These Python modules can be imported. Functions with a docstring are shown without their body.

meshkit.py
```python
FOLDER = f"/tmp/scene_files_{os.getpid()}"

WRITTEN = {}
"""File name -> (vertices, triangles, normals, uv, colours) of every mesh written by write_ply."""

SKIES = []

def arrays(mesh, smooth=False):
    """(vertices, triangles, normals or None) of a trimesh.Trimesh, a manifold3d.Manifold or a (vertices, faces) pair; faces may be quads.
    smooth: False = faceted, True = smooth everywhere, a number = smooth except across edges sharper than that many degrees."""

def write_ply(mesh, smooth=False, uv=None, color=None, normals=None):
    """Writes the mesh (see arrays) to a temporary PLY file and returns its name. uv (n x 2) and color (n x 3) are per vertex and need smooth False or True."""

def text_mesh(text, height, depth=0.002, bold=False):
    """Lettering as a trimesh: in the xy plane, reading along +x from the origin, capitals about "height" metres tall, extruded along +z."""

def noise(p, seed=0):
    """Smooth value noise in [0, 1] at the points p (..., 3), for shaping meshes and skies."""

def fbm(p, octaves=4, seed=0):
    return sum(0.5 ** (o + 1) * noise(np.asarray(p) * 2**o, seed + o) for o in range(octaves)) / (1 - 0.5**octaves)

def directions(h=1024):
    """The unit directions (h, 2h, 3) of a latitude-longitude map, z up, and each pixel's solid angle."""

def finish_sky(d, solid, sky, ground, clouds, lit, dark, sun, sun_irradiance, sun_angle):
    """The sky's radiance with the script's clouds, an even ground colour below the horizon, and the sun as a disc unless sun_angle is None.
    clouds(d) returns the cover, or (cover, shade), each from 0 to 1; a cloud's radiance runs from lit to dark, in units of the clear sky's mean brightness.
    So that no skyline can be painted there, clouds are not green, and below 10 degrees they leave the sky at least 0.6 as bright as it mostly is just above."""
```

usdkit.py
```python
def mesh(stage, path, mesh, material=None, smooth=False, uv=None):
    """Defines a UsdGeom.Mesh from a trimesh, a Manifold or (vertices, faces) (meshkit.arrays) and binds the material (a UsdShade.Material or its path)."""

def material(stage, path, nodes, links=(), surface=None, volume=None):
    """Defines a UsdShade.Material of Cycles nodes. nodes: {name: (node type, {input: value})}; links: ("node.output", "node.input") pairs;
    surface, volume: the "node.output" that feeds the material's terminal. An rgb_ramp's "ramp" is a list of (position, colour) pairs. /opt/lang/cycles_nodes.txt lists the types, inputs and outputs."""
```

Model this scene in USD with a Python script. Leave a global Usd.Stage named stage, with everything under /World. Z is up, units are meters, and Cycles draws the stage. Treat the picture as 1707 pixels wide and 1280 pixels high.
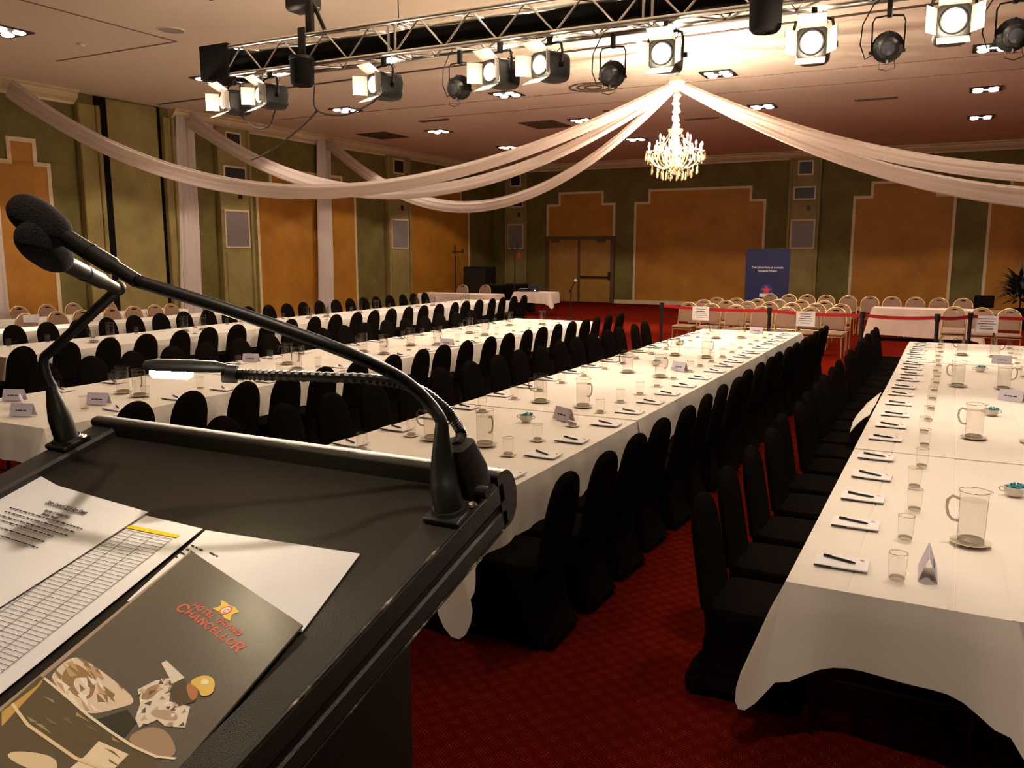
import math, random
import numpy as np, trimesh, usdkit
from meshkit import text_mesh, noise
from pxr import Usd, UsdGeom, UsdLux, UsdShade, Gf, Sdf

stage = Usd.Stage.CreateInMemory()
UsdGeom.SetStageUpAxis(stage, 'Z'); UsdGeom.SetStageMetersPerUnit(stage, 1.0)
stage.SetDefaultPrim(UsdGeom.Xform.Define(stage, '/World').GetPrim())
rng = random.Random(7)
PI = math.pi
# ------------------------------------------------------------------ camera
FPX = 1400.0
tilt, yaw = math.atan2(222.0, FPX), math.atan2(741.5, math.hypot(FPX, 222.0))
fw = np.array([-math.sin(yaw)*math.cos(tilt), math.cos(yaw)*math.cos(tilt), -math.sin(tilt)])
rt = np.array([math.cos(yaw), math.sin(yaw), 0]); upv = np.cross(rt, fw)
cam = UsdGeom.Camera.Define(stage, '/World/camera')
cam.CreateHorizontalApertureAttr(36.0); cam.CreateVerticalApertureAttr(27.0)
cam.CreateFocalLengthAttr(36.0*FPX/1707.0); cam.CreateClippingRangeAttr((0.05, 200.0))
cam.AddTransformOp().Set(Gf.Matrix4d(*rt, 0, *upv, 0, *(-fw), 0, 0, 0, 2.06, 1))
cam.CreateExposureAttr(1.4)
# ------------------------------------------------------------------ lights
WARM = (1.0, 0.82, 0.64)
NL = [0]
def spot(pos, to, color, power, cone, soft=0.15, r=0.05):
    NL[0] += 1
    l = UsdLux.SphereLight.Define(stage, f'/World/lights/spot_light_{NL[0]:03d}')
    l.CreateRadiusAttr(r); l.CreateColorAttr(Gf.Vec3f(*color)); l.CreateIntensityAttr(power); l.CreateNormalizeAttr(True)
    s = UsdLux.ShapingAPI.Apply(l.GetPrim()); s.CreateShapingConeAngleAttr(cone); s.CreateShapingConeSoftnessAttr(soft)
    z = np.array(pos, float)-np.array(to, float); z /= np.linalg.norm(z)
    x = np.cross([0, 1, 0] if abs(z[1]) < .9 else [1, 0, 0], z); x /= np.linalg.norm(x); y = np.cross(z, x)
    l.AddTransformOp().Set(Gf.Matrix4d(*x, 0, *y, 0, *z, 0, *map(float, pos), 1))
def bulb(pos, color, power, r=0.03):
    NL[0] += 1
    l = UsdLux.SphereLight.Define(stage, f'/World/lights/bulb_light_{NL[0]:03d}')
    l.CreateRadiusAttr(r); l.CreateColorAttr(Gf.Vec3f(*color)); l.CreateIntensityAttr(power); l.CreateNormalizeAttr(True)
    l.AddTranslateOp().Set(Gf.Vec3d(*pos))
UsdGeom.Xform.Define(stage, '/World/lights')
CEIL, XL, YB = 5.5, -17.4, 31.6
XR, YN = 9.2, -3.5
GRIDX, GRIDY = (-13.6, -9.1, -4.4, 0.3, 4.9), (0.17, 4.4, 8.67, 12.9, 17.15, 21.4, 25.7)
DOWN_P, DOWN_CONE = 12.5, 62.0
DOWN = [(gx, gy) for gx in GRIDX for gy in GRIDY if gy > 5 or gx > 0 and gy > 1 or gy < 1 and -5 < gx < 1]
for gx, gy in DOWN:
    if gy > 1: spot((gx, gy, CEIL-0.09), (gx, gy, 0), WARM, DOWN_P*(2.7 if gx < -13 else 2.6 if gy > 25 else 2.1 if gy > 15 else .5 if gy < 10 and gx > -6 else 1), DOWN_CONE, 0.12, 0.1)
for a, b, pw, cn in [((-4.4, 8.67), (-3.0, 8.4, .7), 60, 15), ((-4.4, 12.9), (-3.0, 11.8, .7), 70, 15), ((.3, 8.67), (.35, 7.6, .7), 60, 15), ((.3, 12.9), (.35, 11.7, .7), 70, 14), ((-13.6, 8.67), (-14.0, 8.8, .7), 130, 13),
                     ((-9.1, 21.4), (-8.2, 21.6, 0), 260, 20), ((-4.4, 21.4), (-3.8, 19.0, .6), 60, 18), ((.3, 4.4), (.4, 4.9, .7), 46, 23), ((.3, .17), (-.85, .5, 1.7), 42, 17), ((.3, .17), (.45, 3.6, .5), 44, 18), ((-4.4, .17), (-2.95, 3.6, .6), 36, 14), ((-4.4, .17), (-6.6, 4.0, .6), 40, 16), ((-9.1, 12.9), (-6.9, 11.5, .7), 30, 16), ((.3, 17.15), (.4, 19.0, .6), 50, 16)]:
    spot((*a, CEIL-.09), b, WARM, pw, cn, .9, .08)
# lanterns on the truss that are lit: (x, z of the lens); all face the platform
TRUSS_Y = 7.45
LIT = [(-7.52, 3.74), (-6.97, 3.765), (-5.415, 3.74), (-4.05, 3.737), (-3.526, 3.753), (-2.367, 3.733), (-1.138, 3.69), (-0.143, 3.737)]
DARK = [(-4.49, 3.65), (-2.878, 3.63), (-0.591, 3.62), (0.256, 3.616)]
for lx, lz in LIT:
    spot((lx, TRUSS_Y-0.42, lz-0.1), (-0.9+0.12*lx, 0.3, 1.6), (1, .80, .58), 60.0, 16.0, 0.4, 0.07)
    bulb((lx, TRUSS_Y-.40, lz-.05), (1, .80, .58), 3.0 if lx < -3 else 4.0, .04)    # added fill bulb before each lens, for a glow on the ceiling
    spot((lx, TRUSS_Y+.1, lz+.30), (lx, TRUSS_Y+3.5, CEIL), (1, .78, .55), 12.0 if lx < -4 else 4.5, 84., .3, .06)    # added upward fill above each lantern to brighten the ceiling
bulb((-0.752, 0.668, 1.905), (1, .8, .5), 0.05, 0.012)     # the reading lamp on the lectern
for k in range(6): bulb((-4.45+.46*math.cos(k*PI/3+.1), 14.6+.46*math.sin(k*PI/3+.1), 3.945), (1, .82, .62), 15.0, 0.016)       # the chandelier's candles
# ------------------------------------------------------------------ helpers
def mat(name, nodes, links=(), surface='p.BSDF'):
    return usdkit.material(stage, '/World/Looks/'+name, nodes, links, surface=surface)
def plain(name, c, rough=.6, metal=0., **kw):
    return mat(name, {'p': ('principled_bsdf', dict(base_color=c, roughness=rough, metallic=metal, **kw))})
def mottled(name, c1, c2, scale=3., rough=.7, bump=0., bscale=60., detail=4., **kw):
    n = {'g': ('geometry', {}), 'n': ('noise_texture', dict(scale=scale, detail=detail, roughness=.6)),
         'r': ('rgb_ramp', {'ramp': [(.3, c1), (.7, c2)]}), 'p': ('principled_bsdf', dict(roughness=rough, **kw))}
    l = [('g.position', 'n.vector'), ('n.fac', 'r.fac'), ('r.color', 'p.base_color')]
    if bump:
        n['m'] = ('noise_texture', dict(scale=bscale, detail=3.)); n['b'] = ('bump', dict(strength=bump, distance=.01))
        l += [('g.position', 'm.vector'), ('m.fac', 'b.height'), ('b.normal', 'p.normal')]
    return mat(name, n, l)
def emit(name, c, s):
    return mat(name, {'e': ('emission', dict(color=c, strength=s))}, surface='e.emission')
class MB:
    """collects pieces of one mesh"""
    def __init__(s): s.v, s.f, s.n = [], [], 0
    def add(s, v, f):
        v = np.asarray(v, float); f = np.asarray(f, int)
        if f.shape[1] == 4: f = np.vstack([f[:, [0, 1, 2]], f[:, [0, 2, 3]]])
        s.v.append(v); s.f.append(f+s.n); s.n += len(v); return s
    def tm(s, t, M=None):
        v = np.array(t.vertices)
        if M is not None: v = v@M[:3, :3].T+M[:3, 3]
        return s.add(v, t.faces)
    def box(s, c, d, M=None, b=0.):
        c, d = np.array(c, float), np.array(d, float)/2
        if b:
            P = []
            for sx in (-1, 1):
                for sy in (-1, 1):
                    for sz in (-1, 1):
                        for k in range(3):
                            q = np.array([sx, sy, sz])*(d-b); q[k] += (sx, sy, sz)[k]*b; P.append(q+c)
            t = trimesh.convex.convex_hull(np.array(P)); return s.tm(t, M)
        v = np.array([[x, y, z] for x in (-1, 1) for y in (-1, 1) for z in (-1, 1)])*d+c
        f = np.array([[0, 1, 3, 2], [4, 6, 7, 5], [0, 4, 5, 1], [2, 3, 7, 6], [0, 2, 6, 4], [1, 5, 7, 3]])
        if M is not None: v = v@M[:3, :3].T+M[:3, 3]
        return s.add(v, f)
    def tube(s, pts, r, n=8, caps=True, closed=False, flat=None):
        p = np.asarray(pts, float); m = len(p)
        t = (np.roll(p, -1, 0)-np.roll(p, 1, 0)) if closed else np.gradient(p, axis=0)
        t /= np.linalg.norm(t, axis=1, keepdims=True)+1e-12
        a = np.cross(t[0], [0, 0, 1] if abs(t[0][2]) < .9 else [1, 0, 0]); a /= np.linalg.norm(a)
        R = np.broadcast_to(np.asarray(r, float), (m,)); V = []
        for i in range(m):
            a = a-t[i]*(a@t[i]); a /= np.linalg.norm(a); b = np.cross(t[i], a)
            th = np.arange(n)*2*PI/n
            V.append(p[i]+R[i]*(np.cos(th)[:, None]*a+np.sin(th)[:, None]*b*(flat or 1)))
        V = np.vstack(V); F = []
        for i in range(m if closed else m-1):
            j = (i+1) % m
            for k in range(n):
                l = (k+1) % n; F.append([i*n+k, i*n+l, j*n+l, j*n+k])
        F = [x for q in F for x in ([q[0], q[1], q[2]], [q[0], q[2], q[3]])]
        if caps and not closed:
            for k in range(1, n-1): F += [[0, k+1, k], [(m-1)*n, (m-1)*n+k, (m-1)*n+k+1]]
        return s.add(V, F)
    def lathe(s, prof, c=(0, 0, 0), n=20, M=None, sx=1., sy=1.):
        prof = np.asarray(prof, float); th = np.arange(n)*2*PI/n; m = len(prof)
        V = np.array([[r*math.cos(a)*sx, r*math.sin(a)*sy, z] for r, z in prof for a in th])
        F = [[i*n+k, i*n+(k+1) % n, (i+1)*n+(k+1) % n, (i+1)*n+k] for i in range(m-1) for k in range(n)]
        if M is not None: V = V@M[:3, :3].T+M[:3, 3]
        return s.add(V+np.array(c), F)
    def cyl(s, a, b, r, n=12): return s.tube([a, b], r, n)
    def loft(s, rings, cap0=True, cap1=True):
        """rings: list of (n,3)"""
        n = len(rings[0]); V = np.vstack(rings); F = []
        for i in range(len(rings)-1):
            for k in range(n):
                l = (k+1) % n; F += [[i*n+k, i*n+l, (i+1)*n+l], [i*n+k, (i+1)*n+l, (i+1)*n+k]]
        if cap0: F += [[0, k+1, k] for k in range(1, n-1)]
        o = (len(rings)-1)*n
        if cap1: F += [[o, o+k, o+k+1] for k in range(1, n-1)]
        return s.add(V, F)
    def prism(s, poly, h, M=None):
        """convex-or-not 2-D polygon in xy, from z=0 to z=h"""
        from shapely.geometry import Polygon
        t = trimesh.creation.extrude_polygon(Polygon(poly).buffer(0), h, engine='earcut'); return s.tm(t, M)
    def grid(s, P):
        P = np.asarray(P, float); a, b = P.shape[:2]
        return s.add(P.reshape(-1, 3), [[i*b+j, i*b+j+1, (i+1)*b+j+1, (i+1)*b+j] for i in range(a-1) for j in range(b-1)])
    def mesh(s): return np.vstack(s.v), np.vstack(s.f)
def T(x=0, y=0, z=0, rz=0., rx=0., ry=0., s=1.):
    M = trimesh.transformations.euler_matrix(rx, ry, rz, 'sxyz'); M[:3, :3] *= s; M[:3, 3] = (x, y, z); return M
USED = {}
def numbered(parent, name):
    k = (str(parent), name); USED[k] = USED.get(k, -1)+1
    return name if USED[k] == 0 else f'{name}_{USED[k]:03d}'
def pth(parent): return '/World' if parent is None else (str(parent.GetPath()) if hasattr(parent, 'GetPath') else parent)
def part(parent, name, mesh, m, smooth=False, label=None):
    pp = pth(parent); p = f'{pp}/{numbered(pp, name)}'
    g = usdkit.mesh(stage, p, mesh.mesh() if isinstance(mesh, MB) else mesh, m, smooth).GetPrim()
    if label: g.SetCustomDataByKey('label', label)
    return g
def tag(o, label, cat, group=None, kind=None):
    o.SetCustomDataByKey('label', label); o.SetCustomDataByKey('category', cat)
    if group: o.SetCustomDataByKey('group', group)
    if kind: o.SetCustomDataByKey('kind', kind)
    return o
def thing(name, label, cat, loc=(0, 0, 0), rz=0., group=None, kind=None):
    x = UsdGeom.Xform.Define(stage, '/World/'+numbered('/World', name))
    x.AddTranslateOp().Set(Gf.Vec3d(*map(float, loc))); x.AddRotateZOp().Set(math.degrees(rz))
    return tag(x.GetPrim(), label, cat, group, kind)
def place(o, loc, rz):
    o.GetAttribute('xformOp:translate').Set(Gf.Vec3d(*map(float, loc))); o.GetAttribute('xformOp:rotateZ').Set(math.degrees(rz))
def dup(src, name, label, loc, rz=0., cat=None, group=None):
    r = thing(name, label, cat or src.GetCustomDataByKey('category'), loc, rz, group or src.GetCustomDataByKey('group'))
    r.GetReferences().AddInternalReference(src.GetPath()); r.SetInstanceable(True); return r
class Kind:
    """first use builds the thing, later uses copy it"""
    def __init__(s, name, build, cat, group): s.name, s.build, s.cat, s.group, s.src = name, build, cat, group, None
    def put(s, label, loc, rz=0., group=None):
        if s.src is None:
            s.src = thing(s.name, label, s.cat, loc, rz, group or s.group); s.build(s.src); return s.src
        return dup(s.src, s.name, label, loc, rz, s.cat, group or s.group)
def struct(name, mesh, m, label=None, smooth=False):
    o = part(None, name, mesh, m, smooth); o.SetCustomDataByKey('kind', 'structure')
    if label: o.SetCustomDataByKey('label', label)
    return o
def structx(name, label):
    x = UsdGeom.Xform.Define(stage, '/World/'+name).GetPrim(); x.SetCustomDataByKey('kind', 'structure'); x.SetCustomDataByKey('label', label); return x
ORD = ('first second third fourth fifth sixth seventh eighth ninth tenth eleventh twelfth thirteenth fourteenth fifteenth sixteenth seventeenth eighteenth '
       'nineteenth twentieth twenty-first twenty-second twenty-third twenty-fourth twenty-fifth twenty-sixth twenty-seventh twenty-eighth').split()
TN = {'R': 'rightmost long table', 'M': 'second table from right', 'T3': 'third table from right', 'T4': 'fourth table from right'}
# ------------------------------------------------------------------ materials
M_wall = mottled('wall_green', (.108, .082, .013), (.175, .140, .028), 1.6, .75, .05, 40)
M_panel = mottled('wall_panel_orange', (.33, .128, .007), (.47, .195, .012), 1.3, .65, .05, 40)
M_pil = mottled('pilaster_ochre', (.22, .165, .05), (.31, .235, .075), 1.8, .7)
M_trim = mottled('trim_cream', (.60, .45, .27), (.70, .54, .34), 3., .5)
M_ceil = mottled('ceiling_plaster', (.88, .74, .60), (.91, .77, .63), .5, .85)
M_black = plain('black_plastic', (.009, .008, .0075), .46)
M_blackmatt = plain('black_cloth', (.006, .005, .005), .95, specular_ior_level=.1)
M_steel = plain('bright_aluminium', (.78, .76, .73), .28, 1.)
M_darksteel = plain('dark_metal', (.05, .048, .045), .35, .8)
M_door = mottled('door_veneer', (.30, .145, .022), (.38, .19, .032), 2.5, .5)
M_doorframe = plain('door_frame_brown', (.10, .055, .03), .5)
M_grey = plain('service_grey', (.22, .18, .17), .5)
M_vent = plain('vent_dark', (.10, .065, .05), .6)
M_groove = plain('groove_shadow_gap', (.25, .17, .12), .9)
M_white = plain('painted_white', (.8, .76, .70), .5)
M_cover = mottled('chair_cover_black', (.0065, .0050, .0043), (.011, .0085, .0072), 90., 1., .15, 500, specular_ior_level=0.)
M_beige = mottled('chair_upholstery_beige', (.20, .115, .075), (.26, .155, .105), 60., .9)
M_gold = plain('chair_gold_frame', (.72, .50, .24), .32, .75)
M_paper = mottled('paper_white', (.80, .78, .80), (.84, .82, .84), 8., .75)
M_card = plain('card_lilac_white', (.62, .58, .70), .6)
M_ink = plain('ink_black', (.02, .018, .02), .7)
M_pen = plain('pen_black', (.01, .01, .012), .3)
M_red = plain('logo_red', (.60, .04, .05), .5)
M_ribbon = plain('ribbon_red', (.40, .004, .007), .6)
M_china = plain('china_cream', (.72, .66, .56), .2)
M_sweet = plain('sweet_wrapper_blue', (.03, .30, .36), .3)
M_coaster = plain('coaster_card', (.60, .53, .45), .7)
M_saucer = plain('saucer_gold_edge', (.62, .50, .34), .3)
M_lect = mottled('lectern_black', (.011, .009, .006), (.018, .0145, .0095), 600., .45, .25, 900)
M_lectpanel = mottled('lectern_panel_black', (.011, .0085, .005), (.018, .0135, .008), 500., .42, .2, 900)
M_foam = mottled('foam_black', (.010, .008, .008), (.03, .02, .018), 900., .95, 1., 700)
M_banner = plain('banner_blue', (.007, .010, .085), .6)
M_plant = mottled('leaf_dark', (.006, .007, .003), (.012, .014, .005), 12., .6)
def cloth_mat(name, c):
    return mat(name, {'g': ('geometry', {}), 'n': ('noise_texture', dict(scale=1.7, detail=4., roughness=.55)), 'w': ('noise_texture', dict(scale=260., detail=2.)),
        'r': ('rgb_ramp', {'ramp': [(.3, tuple(x*.94 for x in c)), (.7, c)]}), 'b': ('bump', dict(strength=.25, distance=.02)), 'b2': ('bump', dict(strength=.12, distance=.002)),
        'p': ('principled_bsdf', dict(roughness=.75, sheen_weight=.15))},
        [('g.position', 'n.vector'), ('g.position', 'w.vector'), ('n.fac', 'r.fac'), ('r.color', 'p.base_color'), ('n.fac', 'b.height'), ('b.normal', 'b2.normal'), ('w.fac', 'b2.height'), ('b2.normal', 'p.normal')])
M_cloth = cloth_mat('tablecloth_white', (.80, .745, .68))
M_clothpink = cloth_mat('tablecloth_pinkish', (.74, .56, .48))
M_swag = mat('swag_voile', {'p': ('principled_bsdf', dict(base_color=(.80, .68, .62), roughness=.7, sheen_weight=.3)), 't': ('translucent_bsdf', dict(color=(.8, .66, .58))), 'm': ('mix_closure', dict(fac=.3))},
             [('p.BSDF', 'm.closure1'), ('t.BSDF', 'm.closure2')], 'm.closure')
M_carpet = mat('carpet_red', {'g': ('geometry', {}), 'mp': ('mapping', dict(scale=(1, 1, 0), rotation=(0, 0, .6))), 'v': ('voronoi_texture', dict(scale=13., randomness=.25)),
    'w1': ('wave_texture', dict(scale=26., bands_direction='x', distortion=.4)), 'w2': ('wave_texture', dict(scale=26., bands_direction='y', distortion=.4)),
    'mm': ('math', dict(math_type='multiply')), 'mk': ('map_range', dict(from_min=.45, from_max=.75, to_min=0., to_max=1., clamp=True)),
    'vr': ('map_range', dict(from_min=.15, from_max=.55, to_min=1., to_max=.12, clamp=True)), 'm2': ('math', dict(math_type='multiply')),
    'c': ('mix', dict(color1=(.085, .0035, .0022), color2=(.34, .062, .014))), 'n': ('noise_texture', dict(scale=300., detail=2.)), 'b': ('bump', dict(strength=.4, distance=.004)),
    'p': ('principled_bsdf', dict(roughness=1., specular_ior_level=.0))},
    [('g.position', 'mp.vector'), ('mp.vector', 'v.vector'), ('mp.vector', 'w1.vector'), ('mp.vector', 'w2.vector'), ('w1.fac', 'mm.value1'), ('w2.fac', 'mm.value2'), ('mm.value', 'mk.value'),
     ('v.distance', 'vr.value'), ('mk.result', 'm2.value1'), ('vr.result', 'm2.value2'), ('m2.value', 'c.fac'), ('c.color', 'p.base_color'), ('g.position', 'n.vector'), ('n.fac', 'b.height'), ('b.normal', 'p.normal')])
def pane(name, tint, edge, ior=1.45, rough=.14):
    """thin clear glass: see-through when faced, darker and shinier at the rims"""
    return mat(name, {'lw': ('layer_weight', dict(blend=.35)), 'r': ('rgb_ramp', {'ramp': [(0., tint), (.55, tint), (1., edge)]}), 't': ('transparent_bsdf', {}),
        'g': ('glossy_bsdf', dict(color=(1, 1, 1), roughness=rough)), 'f': ('math', dict(math_type='power', value2=3.5)), 'f2': ('math', dict(math_type='multiply_add', value2=.55*(ior-1)/.45, value3=.035)), 'm': ('mix_closure', {})},
        [('lw.facing', 'r.fac'), ('r.color', 't.color'), ('lw.facing', 'f.value1'), ('f.value', 'f2.value1'), ('f2.value', 'm.fac'), ('t.BSDF', 'm.closure1'), ('g.BSDF', 'm.closure2')], 'm.closure')
M_glass = pane('clear_glass', (.97, .96, .945), (.16, .14, .12))
M_glassbase = pane('thick_glass_base', (.60, .57, .52), (.08, .07, .06))
M_water = pane('water', (.95, .945, .935), (.50, .48, .45), 1.33)
M_lensdark = plain('lens_unlit', (.05, .05, .06), .08, coat_weight=1.)
M_crystal = mat('crystal', {'t': ('transparent_bsdf', dict(color=(1, .97, .9))), 'g': ('glossy_bsdf', dict(color=(.8, .70, .52), roughness=.2)), 'd': ('translucent_bsdf', dict(color=(1, .86, .62))), 'm': ('mix_closure', dict(fac=.24)), 'm2': ('mix_closure', dict(fac=.022))},
                [('t.BSDF', 'm.closure1'), ('g.BSDF', 'm.closure2'), ('m.closure', 'm2.closure1'), ('d.BSDF', 'm2.closure2')], 'm2.closure')
E_lens = emit('lamp_lens_lit', (1, .80, .50), 26.)
E_lensdim = emit('lamp_lens_lit_dim', (1, .70, .34), 7.)
E_down = emit('downlight_lamp', (1, .90, .78), 7.)
E_bulb = emit('candle_bulb', (1, .84, .58), 7.)
E_read = emit('reading_lamp_tube', (1, .86, .55), 22.)
E_led = emit('blue_led', (.15, .2, 1.), 8.)
# ------------------------------------------------------------------ room shell
struct('floor', MB().box(((XL+XR)/2, (YN+YB)/2, -.05), (XR-XL+.6, YB-YN+.6, .1)), M_carpet, 'dark red carpet with an orange fleck pattern')
c = structx('ceiling', 'warm plaster ceiling with grooves and recessed fittings')
part(c, 'plaster_board', MB().box(((XL+XR)/2, (YN+YB)/2, CEIL+.06), (XR-XL+.6, YB-YN+.6, .12)), M_ceil)
for a, b, w in [((-17.1, 14.5), (XR, 13.5), .09), ((-11.75, YN), (-11.75, 10.43), .03), ((-14.9, 10.43), (-11.75, 10.43), .03), ((-16.2, 17.6), (XR, 17.9), .02), ((-12.6, 19.2), (XR, 19.5), .02)]:
    a, b = np.array(a), np.array(b); d = b-a; L = np.hypot(*d); q = (a+b)/2
    part(c, 'groove' if w < .05 else 'partition_track', MB().box((0, 0, 0), (L, w, .012), T(q[0], q[1], CEIL-.004, math.atan2(d[1], d[0]))), M_groove if w < .05 else M_vent)
wl = structx('wall_left', 'green painted side wall with stepped orange panels')
part(wl, 'wall_surface', MB().box((XL-.1, (YN+YB)/2, CEIL/2), (.2, YB-YN+.4, CEIL)), M_wall)
wb = structx('wall_back', 'green painted far wall with stepped orange panels and double door')
part(wb, 'wall_surface', MB().box(((XL+XR)/2, YB+.1, CEIL/2), (XR-XL+.4, .2, CEIL)), M_wall)
struct('wall_right', MB().box((XR+.1, (YN+YB)/2, CEIL/2), (.2, YB-YN+.4, CEIL)), M_wall, 'plain green side wall')
struct('wall_front', MB().box(((XL+XR)/2, YN-.1, CEIL/2), (XR-XL+.4, .2, CEIL)), M_wall, 'plain wall behind the platform')
struct('stage_platform', MB().box((-4, -1.25, .275), (14, 4.5, .55), b=.01), M_blackmatt, 'black platform that the lectern stands on')
def onwall(side, a, z, d):
    """a: metres along the wall, d: how far it stands out"""
    return (XL+d, a, z) if side == 'l' else (a, YB-d, z)
def wbox(side, a0, a1, z0, z1, d0, d1, b=0.):
    m = MB(); c = onwall(side, (a0+a1)/2, (z0+z1)/2, (d0+d1)/2)
    return m.box(c, (d1-d0, a1-a0, z1-z0) if side == 'l' else (a1-a0, d1-d0, z1-z0), b=b)
def stepped(a0, a1, s0, s1, zs, zt):
    return [(a0, .14), (a0, zs), (s0, zs), (s0, zt), (s1, zt), (s1, zs), (a1, zs), (a1, .14)]
def wall_panel(w, side, a0, a1, s0, s1, zs=3.87, zt=4.34, z0=.14, tw=.09):
    P = np.array(stepped(a0, a1, s0, s1, zs, zt)); P[[0, -1], 1] = z0
    # x runs along the wall, y up; the wall's normal is the extrusion
    M = np.eye(4)
    if side == 'l': M[:3, :3] = np.array([[0, 0, 1], [1, 0, 0], [0, 1, 0]]); M[0, 3] = XL
    else: M[:3, :3] = np.array([[1, 0, 0], [0, 0, -1], [0, 1, 0]]); M[1, 3] = YB
    part(w, 'orange_panel', MB().prism(P, .012, M), M_panel)
    from shapely.geometry import LineString
    t = trimesh.creation.extrude_polygon(LineString(P).buffer(tw/2, cap_style=2, join_style=2), .03, engine='earcut')
    m = MB().tm(t, M)
    part(w, 'panel_trim', m, M_trim)
wall_panel(wl, 'l', 10.15, 11.79, 10.95, 11.5)
wall_panel(wl, 'l', 17.9, 22.25, 18.45, 21.6)
wall_panel(wl, 'l', 25.4, 29.5, 26.0, 28.9)
wall_panel(wl, 'l', 3.0, 8.2, 3.6, 7.6)
wall_panel(wb, 'b', -14.88, -12.0, -14.35, -12.5, z0=2.64)
wall_panel(wb, 'b', -11.13, -6.24, -10.58, -6.75)
wall_panel(wb, 'b', -3.23, -.16, -2.69, -.7)
wall_panel(wb, 'b', .85, 5.4, 1.4, 4.8)
def pilaster(w, side, a0, a1, boxes=True):
    part(w, 'pilaster', wbox(side, a0, a1, 0, 5.26, 0, .14, .01), M_pil)
    for e in (a0+.03, a1-.03): part(w, 'pilaster_edge', wbox(side, e-.05, e+.05, 0, 5.26, .06, .2, .02), M_pil)
    if boxes:
        k = (a0+a1)/2; h = (a1-a0)/2
        for nm, u, z0, z1, m in (('service_hatch', .62*h, 3.88, 4.24, M_black), ('notice_frame', .70*h, 2.18, 3.1, M_grey), ('speaker_grille', .40*h, 4.72, 5.12, M_black)):
            g = part(w, nm, wbox(side, k-u-.05, k+u+.05, z0-.05, z1+.05, .14, .165), M_trim)
            part(g, 'panel_face', wbox(side, k-u, k+u, z0, z1, .165, .172), m)
        part(w, 'wall_socket', wbox(side, k+.1, k+.22, 3.45, 3.62, .14, .17), M_black)
        part(w, 'hatch_door', wbox(side, k-.75*h, k+.75*h, .1, 2.02, .14, .155), M_pil)
pilaster(wl, 'l', 12.5, 13.0, False); pilaster(wl, 'l', 14.75, 15.05, False)
part(wl, 'partition_door', wbox('l', 13.28, 14.65, 0, 5.46, .02, .06), M_pil)
for e0, e1 in ((13.0, 13.28), (14.65, 14.75)): part(wl, 'door_shadow_gap', wbox('l', e0, e1, 0, 5.48, 0, .05), M_blackmatt)
part(wl, 'shadow_gap', wbox('l', 15.06, 15.2, 0, 5.4, .0, .03), M_blackmatt)
pilaster(wl, 'l', 16.42, 17.55); pilaster(wl, 'l', 23.9, 25.2); pilaster(wl, 'l', 8.6, 9.6)
pilaster(wb, 'b', -16.77, -15.8); pilaster(wb, 'b', -5.4, -4.35)
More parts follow.
